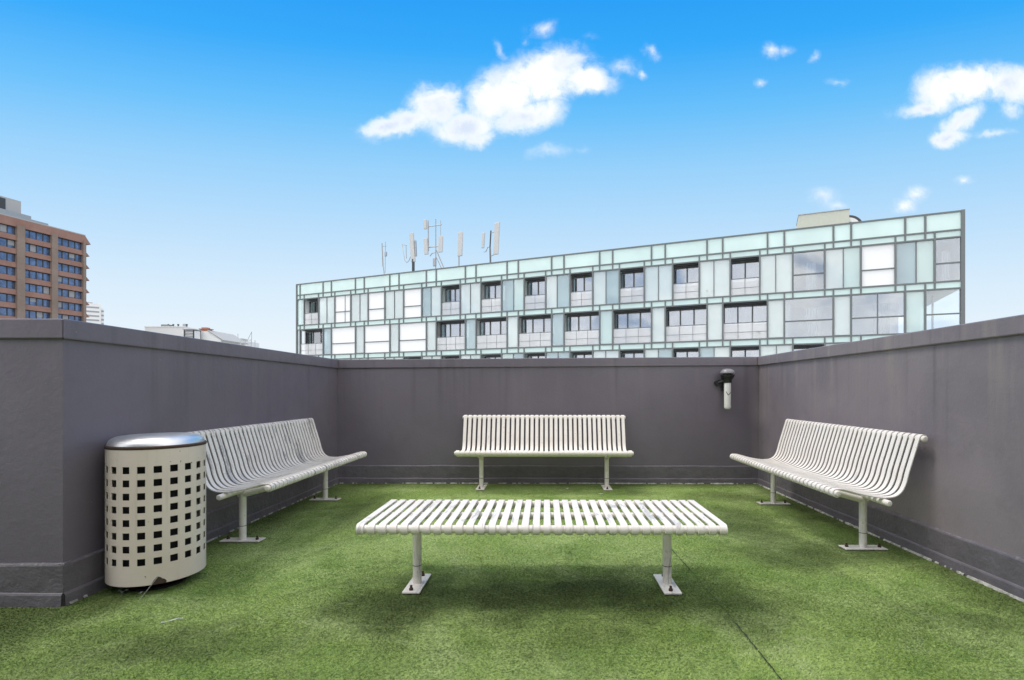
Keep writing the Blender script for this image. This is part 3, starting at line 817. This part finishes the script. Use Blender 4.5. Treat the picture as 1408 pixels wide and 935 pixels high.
Zr = [v - GB for v in (11.68, 10.60, 10.18, 7.60, 7.17, 4.60, 4.17, 1.60, 1.17)]
DEP = 13.0; LOG = 0.80
# body below, slabs, cross walls, back
gbody = MB().box(0, GLEN, 0.05, DEP, 0.01, Zr[8]).build('lower_storeys', M['grey'], glass)
for k, (zt_, zb_) in enumerate(((Zr[1] + 0.1, Zr[2]), (Zr[3] - 0.02, Zr[4]), (Zr[5] - 0.02, Zr[6]), (Zr[7] - 0.02, Zr[8] + 0.002))):
    MB().box(0.05, GLEN - 0.05, 0.06, DEP, zb_ + 0.01, zt_).build('floor_slab', M['white'], glass)
fm = MB()
mw = 0.055
def fbox(x0, x1, z0, z1, d=0.0): fm.box(x0, x1, -0.09 - d, 0.05, z0, z1)
for z in Zr[:8]: fbox(-0.06, GLEN - 0.16, z - 0.045, z + 0.045, 0.002)
for x in A:
    fbox(x - mw, x + mw, Zr[1] + 0.045, Zr[0] - 0.045)
    fbox(x - mw, x + mw, Zr[4] + 0.0, Zr[3] - 0.0) if False else None
for x in A:
    for hi, lo in ((1, 2), (3, 4), (5, 6)): fbox(x - mw * .8, x + mw * .8, Zr[lo] + 0.045, Zr[hi] - 0.045)
    fbox(x - mw, x + mw, Zr[5] + 0.045, Zr[4] - 0.045)
for x in B:
    for hi, lo in ((1, 2), (3, 4), (5, 6)):
        if min(abs(x - a_) for a_ in A) > 0.15: fbox(x - mw * .8, x + mw * .8, Zr[lo] + 0.045, Zr[hi] - 0.045)
    fbox(x - mw, x + mw, Zr[3] + 0.045, Zr[2] - 0.045)
    fbox(x - mw, x + mw, Zr[7] + 0.045, Zr[6] - 0.045)
fm.box(GLEN - 0.16, GLEN + 0.03, -0.105, 0.25, 0.01, Zr[0] + 0.06)          # heavy corner post at the right-hand end
fm.box(-0.10, 0.0, -0.10, 0.2, 0.01, Zr[0] + 0.02)
fm.build('curtain_wall_frame', M['fr'], glass)
for i in range(len(A) - 1):
    MB().box(A[i] + mw, A[i + 1] - mw, -0.03, 0.0, Zr[1] + 0.045, Zr[0] - 0.045).build('parapet_panel', M['mint'], glass)
for hi, lo in ((1, 2), (3, 4), (5, 6)):
    MB().box(0.0, GLEN, -0.025, 0.02, Zr[lo] + 0.04, Zr[hi] - 0.04).build('spandrel_band', M['mint'], glass)
MB().box(0.3, GLEN - 0.3, 0.4, DEP, Zr[1] + 0.1, Zr[1] + 0.35).build('roof_deck', M['grey'], glass)
# return glass of the parapet at both ends and at the back
MB().box(-0.03, 0.0, 0.2, DEP, Zr[1], Zr[0]).build('side_parapet', M['mint'], glass)
MB().box(GLEN, GLEN + 0.03, 0.3, DEP, Zr[1], Zr[0]).build('side_parapet', M['mint'], glass)
brnd = random.Random(21)
def window(x0, x1, z0, z1, typ, i):
    wn = MB()
    x0 += mw; x1 -= mw; z0 += 0.045; z1 -= 0.045
    W = x1 - x0; H = z1 - z0
    if typ == 'bli':
        zr = z0 + H * 0.40
        wn.box(x0, x1, -0.05, 0.03, zr - 0.035, zr + 0.035)
        if brnd.random() < 0.3: wn.box((x0 + x1) / 2 + .25, (x0 + x1) / 2 + .29, -0.04, 0.0, z0, z1)
        o = wn.build('window', M['fr'], glass)
        MB().box(x0, x1, 0.0, 0.03, z0, z1).build('blind', M['blind'], o)
    elif typ in ('pan', 'nar'):
        xm = x0 + W * brnd.uniform(0.46, 0.54)
        if typ == 'pan':
            wn.box(xm - 0.025, xm + 0.025, -0.05, 0.03, z0, z1)
        else: wn.box(x0, x1, -0.04, 0.02, z0, z0 + 0.03)
        o = wn.build('window', M['fr'], glass)
        for a_, b_ in (((x0, xm - .025), (xm + .025, x1)) if typ == 'pan' else ((x0, x1),)):
            r_ = brnd.random()
            MB().box(a_, b_, 0.0, 0.014, z0, z1).build('pane', M['panel'] if r_ < 0.56 else (M['mint_soft'] if r_ < 0.76 else M['panel_grey']), o)
        if brnd.random() < 0.75:
            a_ = x0 + W * brnd.uniform(0, .45); MB().box(a_, a_ + W * brnd.uniform(.3, .55), 0.25, 0.30, z0, z1 - 0.03).build('curtain', M['curtain'], o)
    elif typ == 'bal':
        wn.box(x0, x1, -0.02, 0.03, z0 + 1.08, z0 + 1.13)                   # handrail
        for q in ((.5,) if W < 2.3 else (.34, .67)): wn.box(x0 + W * q - .012, x0 + W * q + .012, -0.02, .02, z0, z0 + 1.08)
        wn.box(x0, x1, -0.02, .02, z0 + .46, z0 + .485)
        o = wn.build('window', M['fr'], glass)
        MB().box(x0, x1, -0.01, 0.008, z0, z0 + 1.08).build('balustrade', M['balus'], o)
        fd = MB(); y = LOG - 0.12
        n = 3 if W > 2.1 else 2
        xs = [x0 - .05 + (W + .1) * k / n for k in range(n + 1)]
        for x in xs: fd.box(x - 0.05, x + 0.05, y - 0.05, y + 0.05, z0, z1 - 0.12)
        fd.box(x0 - .05, x1 + .05, y - 0.05, y + 0.05, z1 - 0.16, z1 - 0.08); fd.box(x0 - .05, x1 + .05, y - 0.05, y + 0.05, z0, z0 + 0.1)
        fd.box(x0 - .08, x1 + .08, 0.12, LOG - .16, z1 - 0.06, z1 - 0.03)          # soffit lining
        fd.build('sliding_door', M['fr_dark2'], o)
        for k in range(n):
            r_ = brnd.random()
            if r_ < 0.62: MB().box(xs[k] + .06, xs[k + 1] - .06, y + .07, y + .12, z0 + .1, z1 - .22).build('curtain', M['curtain'], o)
            elif r_ < 0.72: MB().box(xs[k] + .06, xs[k + 1] - .06, y + .07, y + .12, z0 + .1, z1 - .22).build('blind', M['greyfab'], o)
        MB().box(x0, x1, y - 0.01, y + 0.01, z0 + .1, z1 - .22).build('pane', M['pane'], o)
    else:
        zr = z0 + H * 0.42
        wn.box(x0, x1, -0.05, 0.03, zr - 0.04, zr + 0.04)
        if typ == 'glz' and W > 2.2 and i % 4 == 1: wn.box((x0 + x1) / 2 - .03, (x0 + x1) / 2 + .03, -0.045, 0.025, z0, z1)
        o = wn.build('window', M['fr'], glass)
        MB().box(x0, x1, 0.0, 0.012, z0, z1).build('pane', M['glass'] if typ == 'cor' else M['glass_room'], o)
        if typ == 'glz': MB().box(x0 + W * .45, x0 + W * .8, 1.0, 1.06, z0, z1 - .5).build('curtain', M['curtain'], o)
M['mint_soft'] = frosted_mat('mint_glass_soft', (0.74, 0.88, 0.86), 0.42, 0.08, 0.8)
M['panel_grey'] = frosted_mat('grey_glass', (0.60, 0.72, 0.80), 0.58, 0.02, 1.0)
M['glass_room'] = glass_mat('room_glass', (0.90, 0.93, 0.95), 0.18)
M['glass_clean'] = glass_mat('clean_glass', (0.985, 0.99, 0.99), 0.0)
M['fr_dark2'] = simple('door_metal', (0.085, 0.088, 0.09), 0.4)
M['greyfab'] = simple('grey_fabric', (0.34, 0.35, 0.37), 0.9)
for x, typs, hi, lo in ((B, typB, 2, 3), (A, typA, 4, 5), (B, typC, 6, 7)):
    for i, ty in enumerate(typs): window(x[i], x[i + 1], Zr[lo], Zr[hi], ty, i)
# inner walls behind the balconies
MB().box(0, GLEN - 7.0, DEP + .003, DEP + .2, Zr[8], Zr[1]).build('rear_wall', M['white'], glass)
MB().box(0.0, 0.05, 1.6, DEP, Zr[8] + .01, Zr[1]).build('side_wall', M['white'], glass)
for hi, lo in ((2, 3), (4, 5), (6, 7)):
    MB().box(0.05, g_x(1085), LOG + 0.02, LOG + 0.10, Zr[lo] - 0.01, Zr[hi] + 0.01).build('inner_wall', M['white'], glass)
    MB().box(g_x(1085), GLEN - (2.3 if lo == 5 else 0.2), 4.6, 4.7, Zr[lo] - 0.01, Zr[hi] + 0.01).build('inner_wall', M['white'], glass)
    MB().box(g_x(1085) - .05, g_x(1085) + .05, LOG + .1, 4.6, Zr[lo] - 0.01, Zr[hi] + 0.01).build('inner_wall', M['white'], glass)
    if lo != 5: MB().box(GLEN - 0.2, GLEN - .05, .1, 4.7, Zr[lo] - 0.01, Zr[hi] + 0.01).build('inner_wall', M['white'], glass)
    MB().tube([(g_x(1252), 0.75, Zr[lo] - .02), (g_x(1252), 0.75, Zr[hi] + .02)], 0.26, 18).build('column', M['white'], glass)
for s in (0.9, 1.7):
    MB().box(GLEN - s, GLEN - s + 0.09, 2.6, 2.7, Zr[5], Zr[4]).build('mullion', M['white'], glass)

# balcony furniture and plants
def g_place(name, label, cat, px, zlev, yl, group=None):
    s = g_x(px, yl); p = GL + gd * s + gin * yl
    return thing(name, label, cat, (p.x, p.y, GB + Zr[zlev]), GROT + rnd.uniform(-.5, .5), group)
def chair(px, zlev, label, yl=0.6):
    c = g_place('balcony_chair', label, 'chair', px, zlev, yl, 'chairs on the balconies')
    MB().box(-.25, .25, -.25, .25, .40, .45).build('seat', M['galv'], c)
    MB().prism([(-.25, .22, .45), (.25, .22, .45), (.25, .26, .45), (-.25, .26, .45)], [(-.25, .36, .95), (.25, .36, .95), (.25, .40, .95), (-.25, .40, .95)]).build('backrest', M['galv'], c)
    for x in (-.22, .22):
        for y in (-.22, .22): MB().tube([(x, y, .0), (x * .95, y * .95, .41)], .02, 6).build('leg', M['fr_dark'], c)
def plant(px, zlev, label, yl=0.5, h=0.9):
    c = g_place('potted_plant', label, 'plant', px, zlev, yl, 'potted plants on the balconies')
    MB().lathe([(0.0, 0.0), (.13, 0.0), (.18, .30), (.15, .30), (.15, .27), (.0, .27)], (0, 0, 0), 14, caps=False).build('pot', M['pot'], c)
    mb = MB()
    for i in range(70):
        a_ = rnd.uniform(0, 6.28); e_ = rnd.uniform(.2, 1.35); l = rnd.uniform(.3, .75) * h
        base = Vector((rnd.uniform(-.05, .05), rnd.uniform(-.05, .05), .28))
        d = Vector((math.cos(a_) * math.cos(e_), math.sin(a_) * math.cos(e_), math.sin(e_)))
        sd_ = d.cross(Vector((0, 0, 1))).normalized() * .035
        m1 = base + d * l * .6; tip = base + d * l + Vector((0, 0, -.12 * l))
        mb.add([base, m1 + sd_, tip, m1 - sd_], [(0, 1, 2, 3)])
    mb.build('foliage', M['leaf'], c)
chair(760, 3, 'the only chair on the upper balcony storey of the glass block, behind a glass screen', 0.7)
chair(768, 5, 'grey chair behind the narrow screen on the second glass storey')
chair(902, 5, 'grey chair at the balustrade corner of the second glass storey balcony')
chair(432, 5, 'pale chair on the corner balcony of the glass block, furthest from its rooftop plant box')
chair(632, 5, 'grey chair on the second storey balcony below the mast antennas')
plant(841, 3, 'bushy potted plant behind the screen of an upper glass storey balcony')
plant(973, 3, 'spiky potted plant behind the screen on the upper storey, nearer the rooftop plant box', 0.5, 1.1)
plant(1042, 5, 'low potted plant at the balustrade on the second storey, beside the glazed rooms', 0.4, 0.8)

# ------------------------------------------------------------------ roof antennas of the glass block
RY = 1.6
ROOFZ = GB + Zr[1] + 0.35
def mast(name, label, px, parts):
    """parts: list of (part name, material, kind, photo outline points, size); outline points become real positions above the roof deck."""
    s0 = g_x(px, RY); p = GL + gd * s0 + gin * RY
    t_ = thing(name, label, 'antenna', (p.x, p.y, ROOFZ), GROT, 'mobile phone antennas on the glass block roof')
    def loc(q):
        qx, qy = q
        s = g_x(qx, RY); y = (GL + gd * s + gin * RY).y
        return (s - s0, 0, CAMH + (HY - qy) / F * y - ROOFZ)
    for nm, m, kd, pts, size in parts:
        if kd == 'tube':
            P_ = [loc(q) for q in pts]
            if nm == 'pole': P_[0] = (P_[0][0], 0, 0)
            MB().tube(P_, size, 8).build(nm, M[m], t_)
        else:                                      # upright panel with rounded edges: top, bottom
            (x1, _, z1), (x0, _, z0) = loc(pts[0]), loc(pts[1])
            wd, off = size
            wd *= 1.25
            MB().prism([(x0 - wd / 2, off, z0), (x0 + wd / 2, off, z0), (x0 + wd / 2, off + .16, z0), (x0 - wd / 2, off + .16, z0)],
                       [(x1 - wd / 2, off, z1), (x1 + wd / 2, off, z1), (x1 + wd / 2, off + .16, z1), (x1 - wd / 2, off + .16, z1)]).build(nm, M[m], t_, bevel=0.03)
    return t_
mast('mast_antenna', 'thin double whip antenna, farthest from the beige plant box', 529,
     [('pole', 'galv', 'tube', [(530, 378), (526.5, 366), (525, 334)], .035), ('whip', 'antenna', 'tube', [(525.4, 366), (524.3, 333)], .03),
      ('whip', 'galv', 'tube', [(529, 375), (529.6, 332)], .028), ('bracket', 'galv', 'tube', [(526, 338), (530.5, 338)], .03), ('equipment_box', 'galv', 'panel', [(530, 346), (530, 352)], (.16, -.08))])
mast('panel_antenna', 'tall white panel antenna with side loop of cable, second from the whip antenna end', 566,
     [('pole', 'fr_dark', 'tube', [(568, 374), (568, 356)], .13), ('panel', 'antenna', 'panel', [(565.6, 320), (568.2, 360)], (.36, -.1)),
      ('side_panel', 'galv', 'panel', [(570.5, 330), (571.5, 352)], (.12, -.05)), ('whip', 'antenna', 'tube', [(552.5, 335), (556, 357)], .035), ('whip', 'galv', 'tube', [(558, 337), (558.5, 355)], .03),
      ('bracket', 'galv', 'tube', [(552.5, 336), (559, 337)], .03), ('cable', 'galv', 'tube', [(556, 357), (559, 361), (562, 358), (564.5, 352)], .03)])
mast('lattice_antenna', 'tallest antenna mast with crossbars, three panels and two braces', 598,
     [('pole', 'galv', 'tube', [(599, 370), (599, 301)], .045), ('crossbar', 'galv', 'tube', [(588, 311.5), (607, 308.5)], .045), ('crossbar', 'galv', 'tube', [(588, 340), (607, 338)], .045),
      ('panel', 'antenna', 'panel', [(585, 302), (585.5, 315)], (.24, -.16)), ('panel', 'antenna', 'panel', [(586, 328), (587.2, 350)], (.32, -.2)), ('panel', 'antenna', 'panel', [(607.2, 325), (606.5, 347)], (.34, -.2)),
      ('whip', 'galv', 'tube', [(589, 345), (588.5, 303)], .05), ('whip', 'galv', 'tube', [(605.7, 326), (605.7, 303)], .025), ('brace', 'galv', 'tube', [(610.5, 369), (600, 344)], .05), ('brace', 'galv', 'tube', [(607, 369), (600, 354)], .035),
      ('cable', 'galv', 'tube', [(591, 352), (594, 348), (599, 347)], .035), ('equipment_box', 'galv', 'panel', [(598, 355), (598, 366)], (.24, -.14))])
mast('panel_antenna', 'single white panel antenna on a short pole, right beside the mast with crossbars', 631.5,
     [('pole', 'galv', 'tube', [(631, 366), (631, 350)], .06), ('panel', 'antenna', 'panel', [(633.5, 319), (632.4, 352)], (.36, -.1)), ('bracket', 'galv', 'tube', [(631.2, 352), (632.5, 346)], .04)])
mast('panel_antenna', 'twin antenna with one tall and one short panel, nearest the plant box', 674.5,
     [('pole', 'fr_dark', 'tube', [(674.5, 362), (673.8, 339), (675, 317)], .06), ('pole', 'galv', 'tube', [(676, 362), (674.5, 340)], .04), ('panel', 'antenna', 'panel', [(684, 306), (682, 350)], (.38, -.1)),
      ('side_panel', 'antenna', 'panel', [(665, 320), (664, 341)], (.20, -.1)), ('cable', 'galv', 'tube', [(665, 346), (668, 346), (670.5, 340), (674, 339)], .04), ('bracket', 'galv', 'tube', [(675, 352), (681, 349)], .04),
      ('bracket', 'galv', 'tube', [(675, 320), (682, 318)], .035)])
# beige plant box and round duct on the same roof
PYL = 3.2
s0 = g_x(1097, PYL); s1 = g_x(1166, PYL)
pb = thing('rooftop_plant_box', 'beige metal plant box with four louvre slots on the glass block roof', 'plant box',
           (*(GL + gd * s0 + gin * PYL), ROOFZ), GROT)
W_ = s1 - s0; ht = g_z(1166, 289, PYL) + GB - ROOFZ
MB().prism([(-.45, 0, 0), (W_, 0, 0), (W_, 2.6, 0), (-.45, 2.6, 0)], [(0, 0, ht), (W_, 0, ht), (W_, 2.6, ht), (0, 2.6, ht)]).build('casing', M['beige'], pb, bevel=0.02)
MB().box(-.03, W_ + .03, -.03, 2.63, ht + .004, ht + .06).build('roof', M['galv'], pb)
for k in range(4):
    x = W_ * (.08 + .20 * k); lv = MB()
    for j in range(2): lv.box(x, x + W_ * .11, -.03, -.003, ht * .58 + .09 * j, ht * .58 + .06 + .09 * j)
    lv.build('louvre', M['fr_dark'], pb)
dp = GL + gd * g_x(1164, 4.4) + gin * 4.4
du = thing('exhaust_fan', 'round exhaust fan with white ring and black mouth half hidden beside the beige plant box', 'fan', (dp.x, dp.y, ROOFZ), GROT)
fh = g_z(1164, 297, 4.4) + GB - ROOFZ - .95
def ring(r0, r1, y0, y1, seg=40):
    mb = MB(); vs = []
    for r_, y in ((r0, y0), (r1, y0), (r1, y1), (r0, y1)):
        vs += [(r_ * math.cos(2 * math.pi * k / seg), y, fh + r_ * math.sin(2 * math.pi * k / seg)) for k in range(seg)]
    return mb.add(vs, [(a_ * seg + k, a_ * seg + (k + 1) % seg, ((a_ + 1) % 4) * seg + (k + 1) % seg, ((a_ + 1) % 4) * seg + k) for a_ in range(4) for k in range(seg)], True)
ring(.78, .95, 0, 1.2).build('outer_casing', M['fr_dark'], du)
ring(.50, .775, -.03, 1.0).build('white_ring', M['white'], du)
ring(.02, .495, .25, 1.1).build('mouth', M['dark'], du)
MB().box(-.7, .7, .1, 1.0, 0, max(.05, fh - .6)).build('stand', M['galv'], du)

# ------------------------------------------------------------------ brick office tower
TC = Vector((-126.8, 141.0)); td = Vector((0.269, 0.963)).normalized(); tin = Vector((-td.y, td.x)); TL = 44.0
TROT = math.atan2(td.y, td.x); T0 = TC - td * TL
def t_s(px):
    k = (px - VX) / F
    return (k * T0.y - T0.x) / (td.x - k * td.y)
tower = thing('office_tower', 'orange brick office tower with brown piers and bands of blue windows', 'building', (T0.x, T0.y, GZ), TROT)
zroof = 42.6 + CAMH - GZ
STO = 3.36; WH = 2.05
piers = [(t_s(109), t_s(115.5))]
piers.append((t_s(65), t_s(73.5))); piers.append((t_s(16.5), t_s(27.5)))
per = piers[0][0] - piers[1][0]
pw = piers[1][1] - piers[1][0]
x = piers[2][0]
while x > 0: x -= per; piers.append((x, x + pw))
piers[0] = (piers[0][0], TL)
nst = 9
zf = [zroof - 2.15 - STO * k for k in range(nst)]          # window heads
MB().box(0, TL, 0.9, 30, 0.01, zroof - .4).build('core', M['pier'], tower)
for a_, b_ in piers:
    MB().box(a_, b_, -0.50, 1.0, 0.02, zroof - 1.6).build('pier', M['pier'], tower)
# roof fascia and the spandrels, flared outwards at their foot on the end wall
def spandrel(zt_, zb_, flare):
    f = flare
    MB().prism([(-0.2, -0.04 - f * .2, zb_), (TL + f, -0.04 - f * .2, zb_), (TL + f, 30, zb_), (-0.2, 30, zb_)],
               [(-0.2, 0.0, zt_), (TL + .05, 0.0, zt_), (TL + .05, 30, zt_), (-0.2, 30, zt_)]).build('spandrel', M['brick'], tower)
spandrel(zroof, zf[0], 1.25)
for k in range(nst):
    zb = zf[k] - WH; spandrel(zb, zb - (STO - WH), 1.0)
MB().box(-.2, TL + .1, -.02, 30.1, zroof + .003, zroof + .25).build('roof_edge', M['grey'], tower)
for k in range(nst - 1):
    for (p0, p1), (q0, q1) in zip(piers[1:], piers[:-1]):
        xa, xb = p1, q0
        if xb < 0 or xb - xa < 1: continue
        mb = MB(); n = 4
        for j in range(n + 1):
            xx = xa + (xb - xa) * j / n; mb.box(xx - .09, xx + .09, .42, .60, zf[k] - WH, zf[k])
        mb.box(xa, xb, .42, .6, zf[k] - .16, zf[k] - .001); mb.box(xa, xb, .42, .6, zf[k] - WH + .001, zf[k] - WH + .14)
        o = mb.build('window', M['fr_dark'], tower)
        MB().box(xa, xb, .55, .58, zf[k] - WH + .01, zf[k] - .01).build('glazing', M['blue'], o)
        if rnd.random() < .6:
            j = rnd.randrange(4); ww = (xb - xa) / 4
            MB().box(xa + ww * j + .1, xa + ww * (j + 1) - .1, .50, .53, zf[k] - WH * rnd.uniform(.5, .95), zf[k] - .16).build('blind', M['greyfab'], o)
# plant room on the roof
sA, sB = t_s(-60), t_s(33)
MB().box(sA, sB, 2.5, 16, zroof, zroof + 5.2).build('plant_room', M['grey'], tower)
MB().box(t_s(2), t_s(11), 2.38, 2.5, zroof + 0.8, zroof + 4.8).build('louvre', M['fr_dark'], tower)
MB().box(sB - 6, sB + 1.2, .9, 2.4, zroof + .25, zroof + 1.7).build('plant_unit', M['galv'], tower)
MB().box(sB + 1.3, sB + 5, 1.2, 6, zroof + .25, zroof + 1.0).build('plant_unit', M['galv'], tower)

# ------------------------------------------------------------------ far buildings
def far(px, py, Y): return ((px - VX) / F * Y, CAMH + (HY - py) / F * Y - GZ)
Yw = 600.0
x0, zt = far(117, 416, Yw); x1, _ = far(139, 416, Yw)
wtw = thing('white_tower', 'distant white tower with thin dark balcony stripes beside the brick tower', 'building', (x0, Yw, GZ), R(41))
Wd = (x1 - x0) * 0.757
MB().box(-8, Wd * .80, 0, 14, 0.01, zt).build('body', M['white'], wtw)
MB().box(Wd * .80, Wd, 3, 14, 0.01, zt - 4.5).build('body', M['white'], wtw)
mb = MB()
for k in range(16): mb.box(-8.1, Wd * .70, -.3, .5, zt - 5.0 * k - 5.4, zt - 5.0 * k - 3.6)
mb.build('balcony_band', M['greyfab'], wtw)
mb = MB()
for k in range(16): mb.box(Wd * .84, Wd * 1.005, 2.8, 3.4, zt - 5.0 * k - 9, zt - 5.0 * k - 7)
mb.build('window_band', M['greyfab'], wtw)
MB().box(-6, 4, 2, 8, zt, zt + 1.6).build('lift_room', M['grey'], wtw)

Yr = 150.0
x0, zt = far(196, 449.5, Yr); x1, _ = far(251, 449.5, Yr)
wb = thing('white_building', 'low white building with small vents on its flat roof, far beyond the bin wall', 'building', (x0, Yr, GZ))
MB().box(0, x1 - x0, 0, 14, 0.01, zt).build('body', M['white'], wb)
MB().box(-.15, x1 - x0 + .15, -.15, 14.1, zt + .003, zt + .25).build('roof_edge', M['white'], wb)
MB().box(4, 6.2, 1.0, 3.0, zt + .255, zt + .95).build('plant_unit', M['galv'], wb)
MB().box(8.3, 9.1, 4.0, 5.0, zt + .255, zt + 1.5).build('plant_unit', M['grey'], wb)
MB().tube([(6.2, 2, zt + .5), (8.3, 4.4, zt + .6)], .12, 8).build('pipe', M['galv'], wb)
for q in (220, 227, 234, 246):
    xx = far(q, 440, Yr)[0] - x0
    MB().lathe([(.14, zt + .2), (.14, zt + .8), (.28, zt + .9), (.28, zt + 1.15), (0.02, zt + 1.3)], (xx, 2.5, 0), 10).build('vent', M['fr_dark'], wb)
x2, zt2 = far(250, 453, Yr - 6); x3, _ = far(264, 453, Yr - 6)
gb = thing('roof_enclosure', 'grey slatted plant enclosure between two far white roofs', 'plant enclosure', (x2, Yr - 6, GZ))
mb = MB(); Wg = x3 - x2
mb.box(0, .25, 0, .25, 0.01, zt2); mb.box(Wg - .25, Wg, 0, .25, 0.01, zt2); mb.box(0, .25, 2.8, 3.05, 0.01, zt2); mb.box(Wg - .25, Wg, 2.8, 3.05, 0.01, zt2)
mb.build('post', M['fr_dark'], gb)
mb = MB()
for k in range(5): mb.box(.25, Wg - .25, .05, .2, zt2 - .5 - .75 * k, zt2 - .15 - .75 * k)
mb.build('slats', M['galv'], gb)
MB().box(-.2, Wg + .2, -.2, 3.2, zt2 + .003, zt2 + .22).build('top', M['grey'], gb)
MB().box(.05, Wg - .05, .3, 2.8, 0.02, zt2 - .2).build('wall', M['white'], gb)
x4, _ = far(263, 456, Yr - 2); x5, ze = far(302, 467, Yr - 2); xr, zrg = far(281, 455, Yr - 2)
hb = thing('gabled_building', 'far white gabled building with a reddish vent on its ridge', 'building', (x4, Yr - 2, GZ))
Wh = x5 - x4; xr -= x4
MB().prism([(0, 0, 0.01), (Wh, 0, 0.01), (Wh, 0, ze), (xr + .6, 0, zrg), (xr - 2.0, 0, zrg), (0, 0, ze + 1.2)],
           [(0, 12, 0.01), (Wh, 12, 0.01), (Wh, 12, ze), (xr + .6, 12, zrg), (xr - 2.0, 12, zrg), (0, 12, ze + 1.2)]).build('body', M['white'], hb)
MB().prism([(xr + .6, -.3, zrg + .05), (Wh + .8, -.3, ze - .3), (Wh + .8, -.3, ze), (xr + .6, -.3, zrg + .35)],
           [(xr + .6, 12.2, zrg + .05), (Wh + .8, 12.2, ze - .3), (Wh + .8, 12.2, ze), (xr + .6, 12.2, zrg + .35)]).build('roof', M['grey'], hb)
mb = MB().box(xr - 1.9, xr + .4, .3, 2.2, zrg, zrg + .5); mb.box(xr - 2.2, xr + .7, .1, 2.4, zrg + .55, zrg + .8); mb.box(xr - 1.6, xr, .4, 1.8, zrg + .5, zrg + 1.15)
mb.build('vent', M['redroof'], hb)
x6, z6 = far(303, 468, Yr + 25); x7, _ = far(332, 468, Yr + 25)
fb_ = thing('flat_roof_building', 'far pale flat roofed building showing just above the bin wall coping', 'building', (x6, Yr + 25, GZ))
MB().box(0, x7 - x6, 0, 10, 0.01, z6).build('body', M['white'], fb_)
MB().box(.8, 3.0, 1, 4, z6, z6 + 1.4).build('lift_room', M['pale_blue'] if 'pale_blue' in M else M['grey'], fb_)
MB().box(4.0, 6.5, 1, 4, z6, z6 + .8).build('plant_unit', M['galv'], fb_)
MB().box(3.4, 3.8, .4, .8, z6, z6 + 1.9).build('chimney', M['redroof'], fb_)
MB().tube([(5.2, .5, z6), (5.2, .5, z6 + 2.4)], .07, 6).build('mast', M['galv'], fb_)
x8, z8 = far(337, 458, Yr); 
sg = thing('steel_gantry', 'far pale lattice gantry with a slanting jib at the end of the distant roofs', 'gantry', (x8, Yr, GZ))
zb8 = z8 - 4.0
mb = MB()
for x in (-1.6, 1.4):
    mb.tube([(x, 0, 0.01), (x, 0, zb8 + 2.2)], .10, 6); mb.tube([(x, 2, 0.01), (x, 2, zb8 + 2.2)], .10, 6)
for k in range(4):
    z = zb8 - .6 + .9 * k
    mb.tube([(-1.6, 0, z), (1.4, 0, z)], .07, 6); mb.tube([(-1.6, 0, z), (1.4, 0, z + .8 if k < 3 else z)], .05, 6)
mb.build('tower_frame', M['antenna'], sg)
MB().tube([(-2.6, 1, zb8 + .8), (-.2, 1, zb8 + 2.2), (1.0, 1, z8 + .6)], .09, 6).build('jib', M['antenna'], sg)
MB().tube([(.9, 1, zb8 + .4), (1.0, 1, z8 + .6)], .06, 6).build('mast', M['galv'], sg)
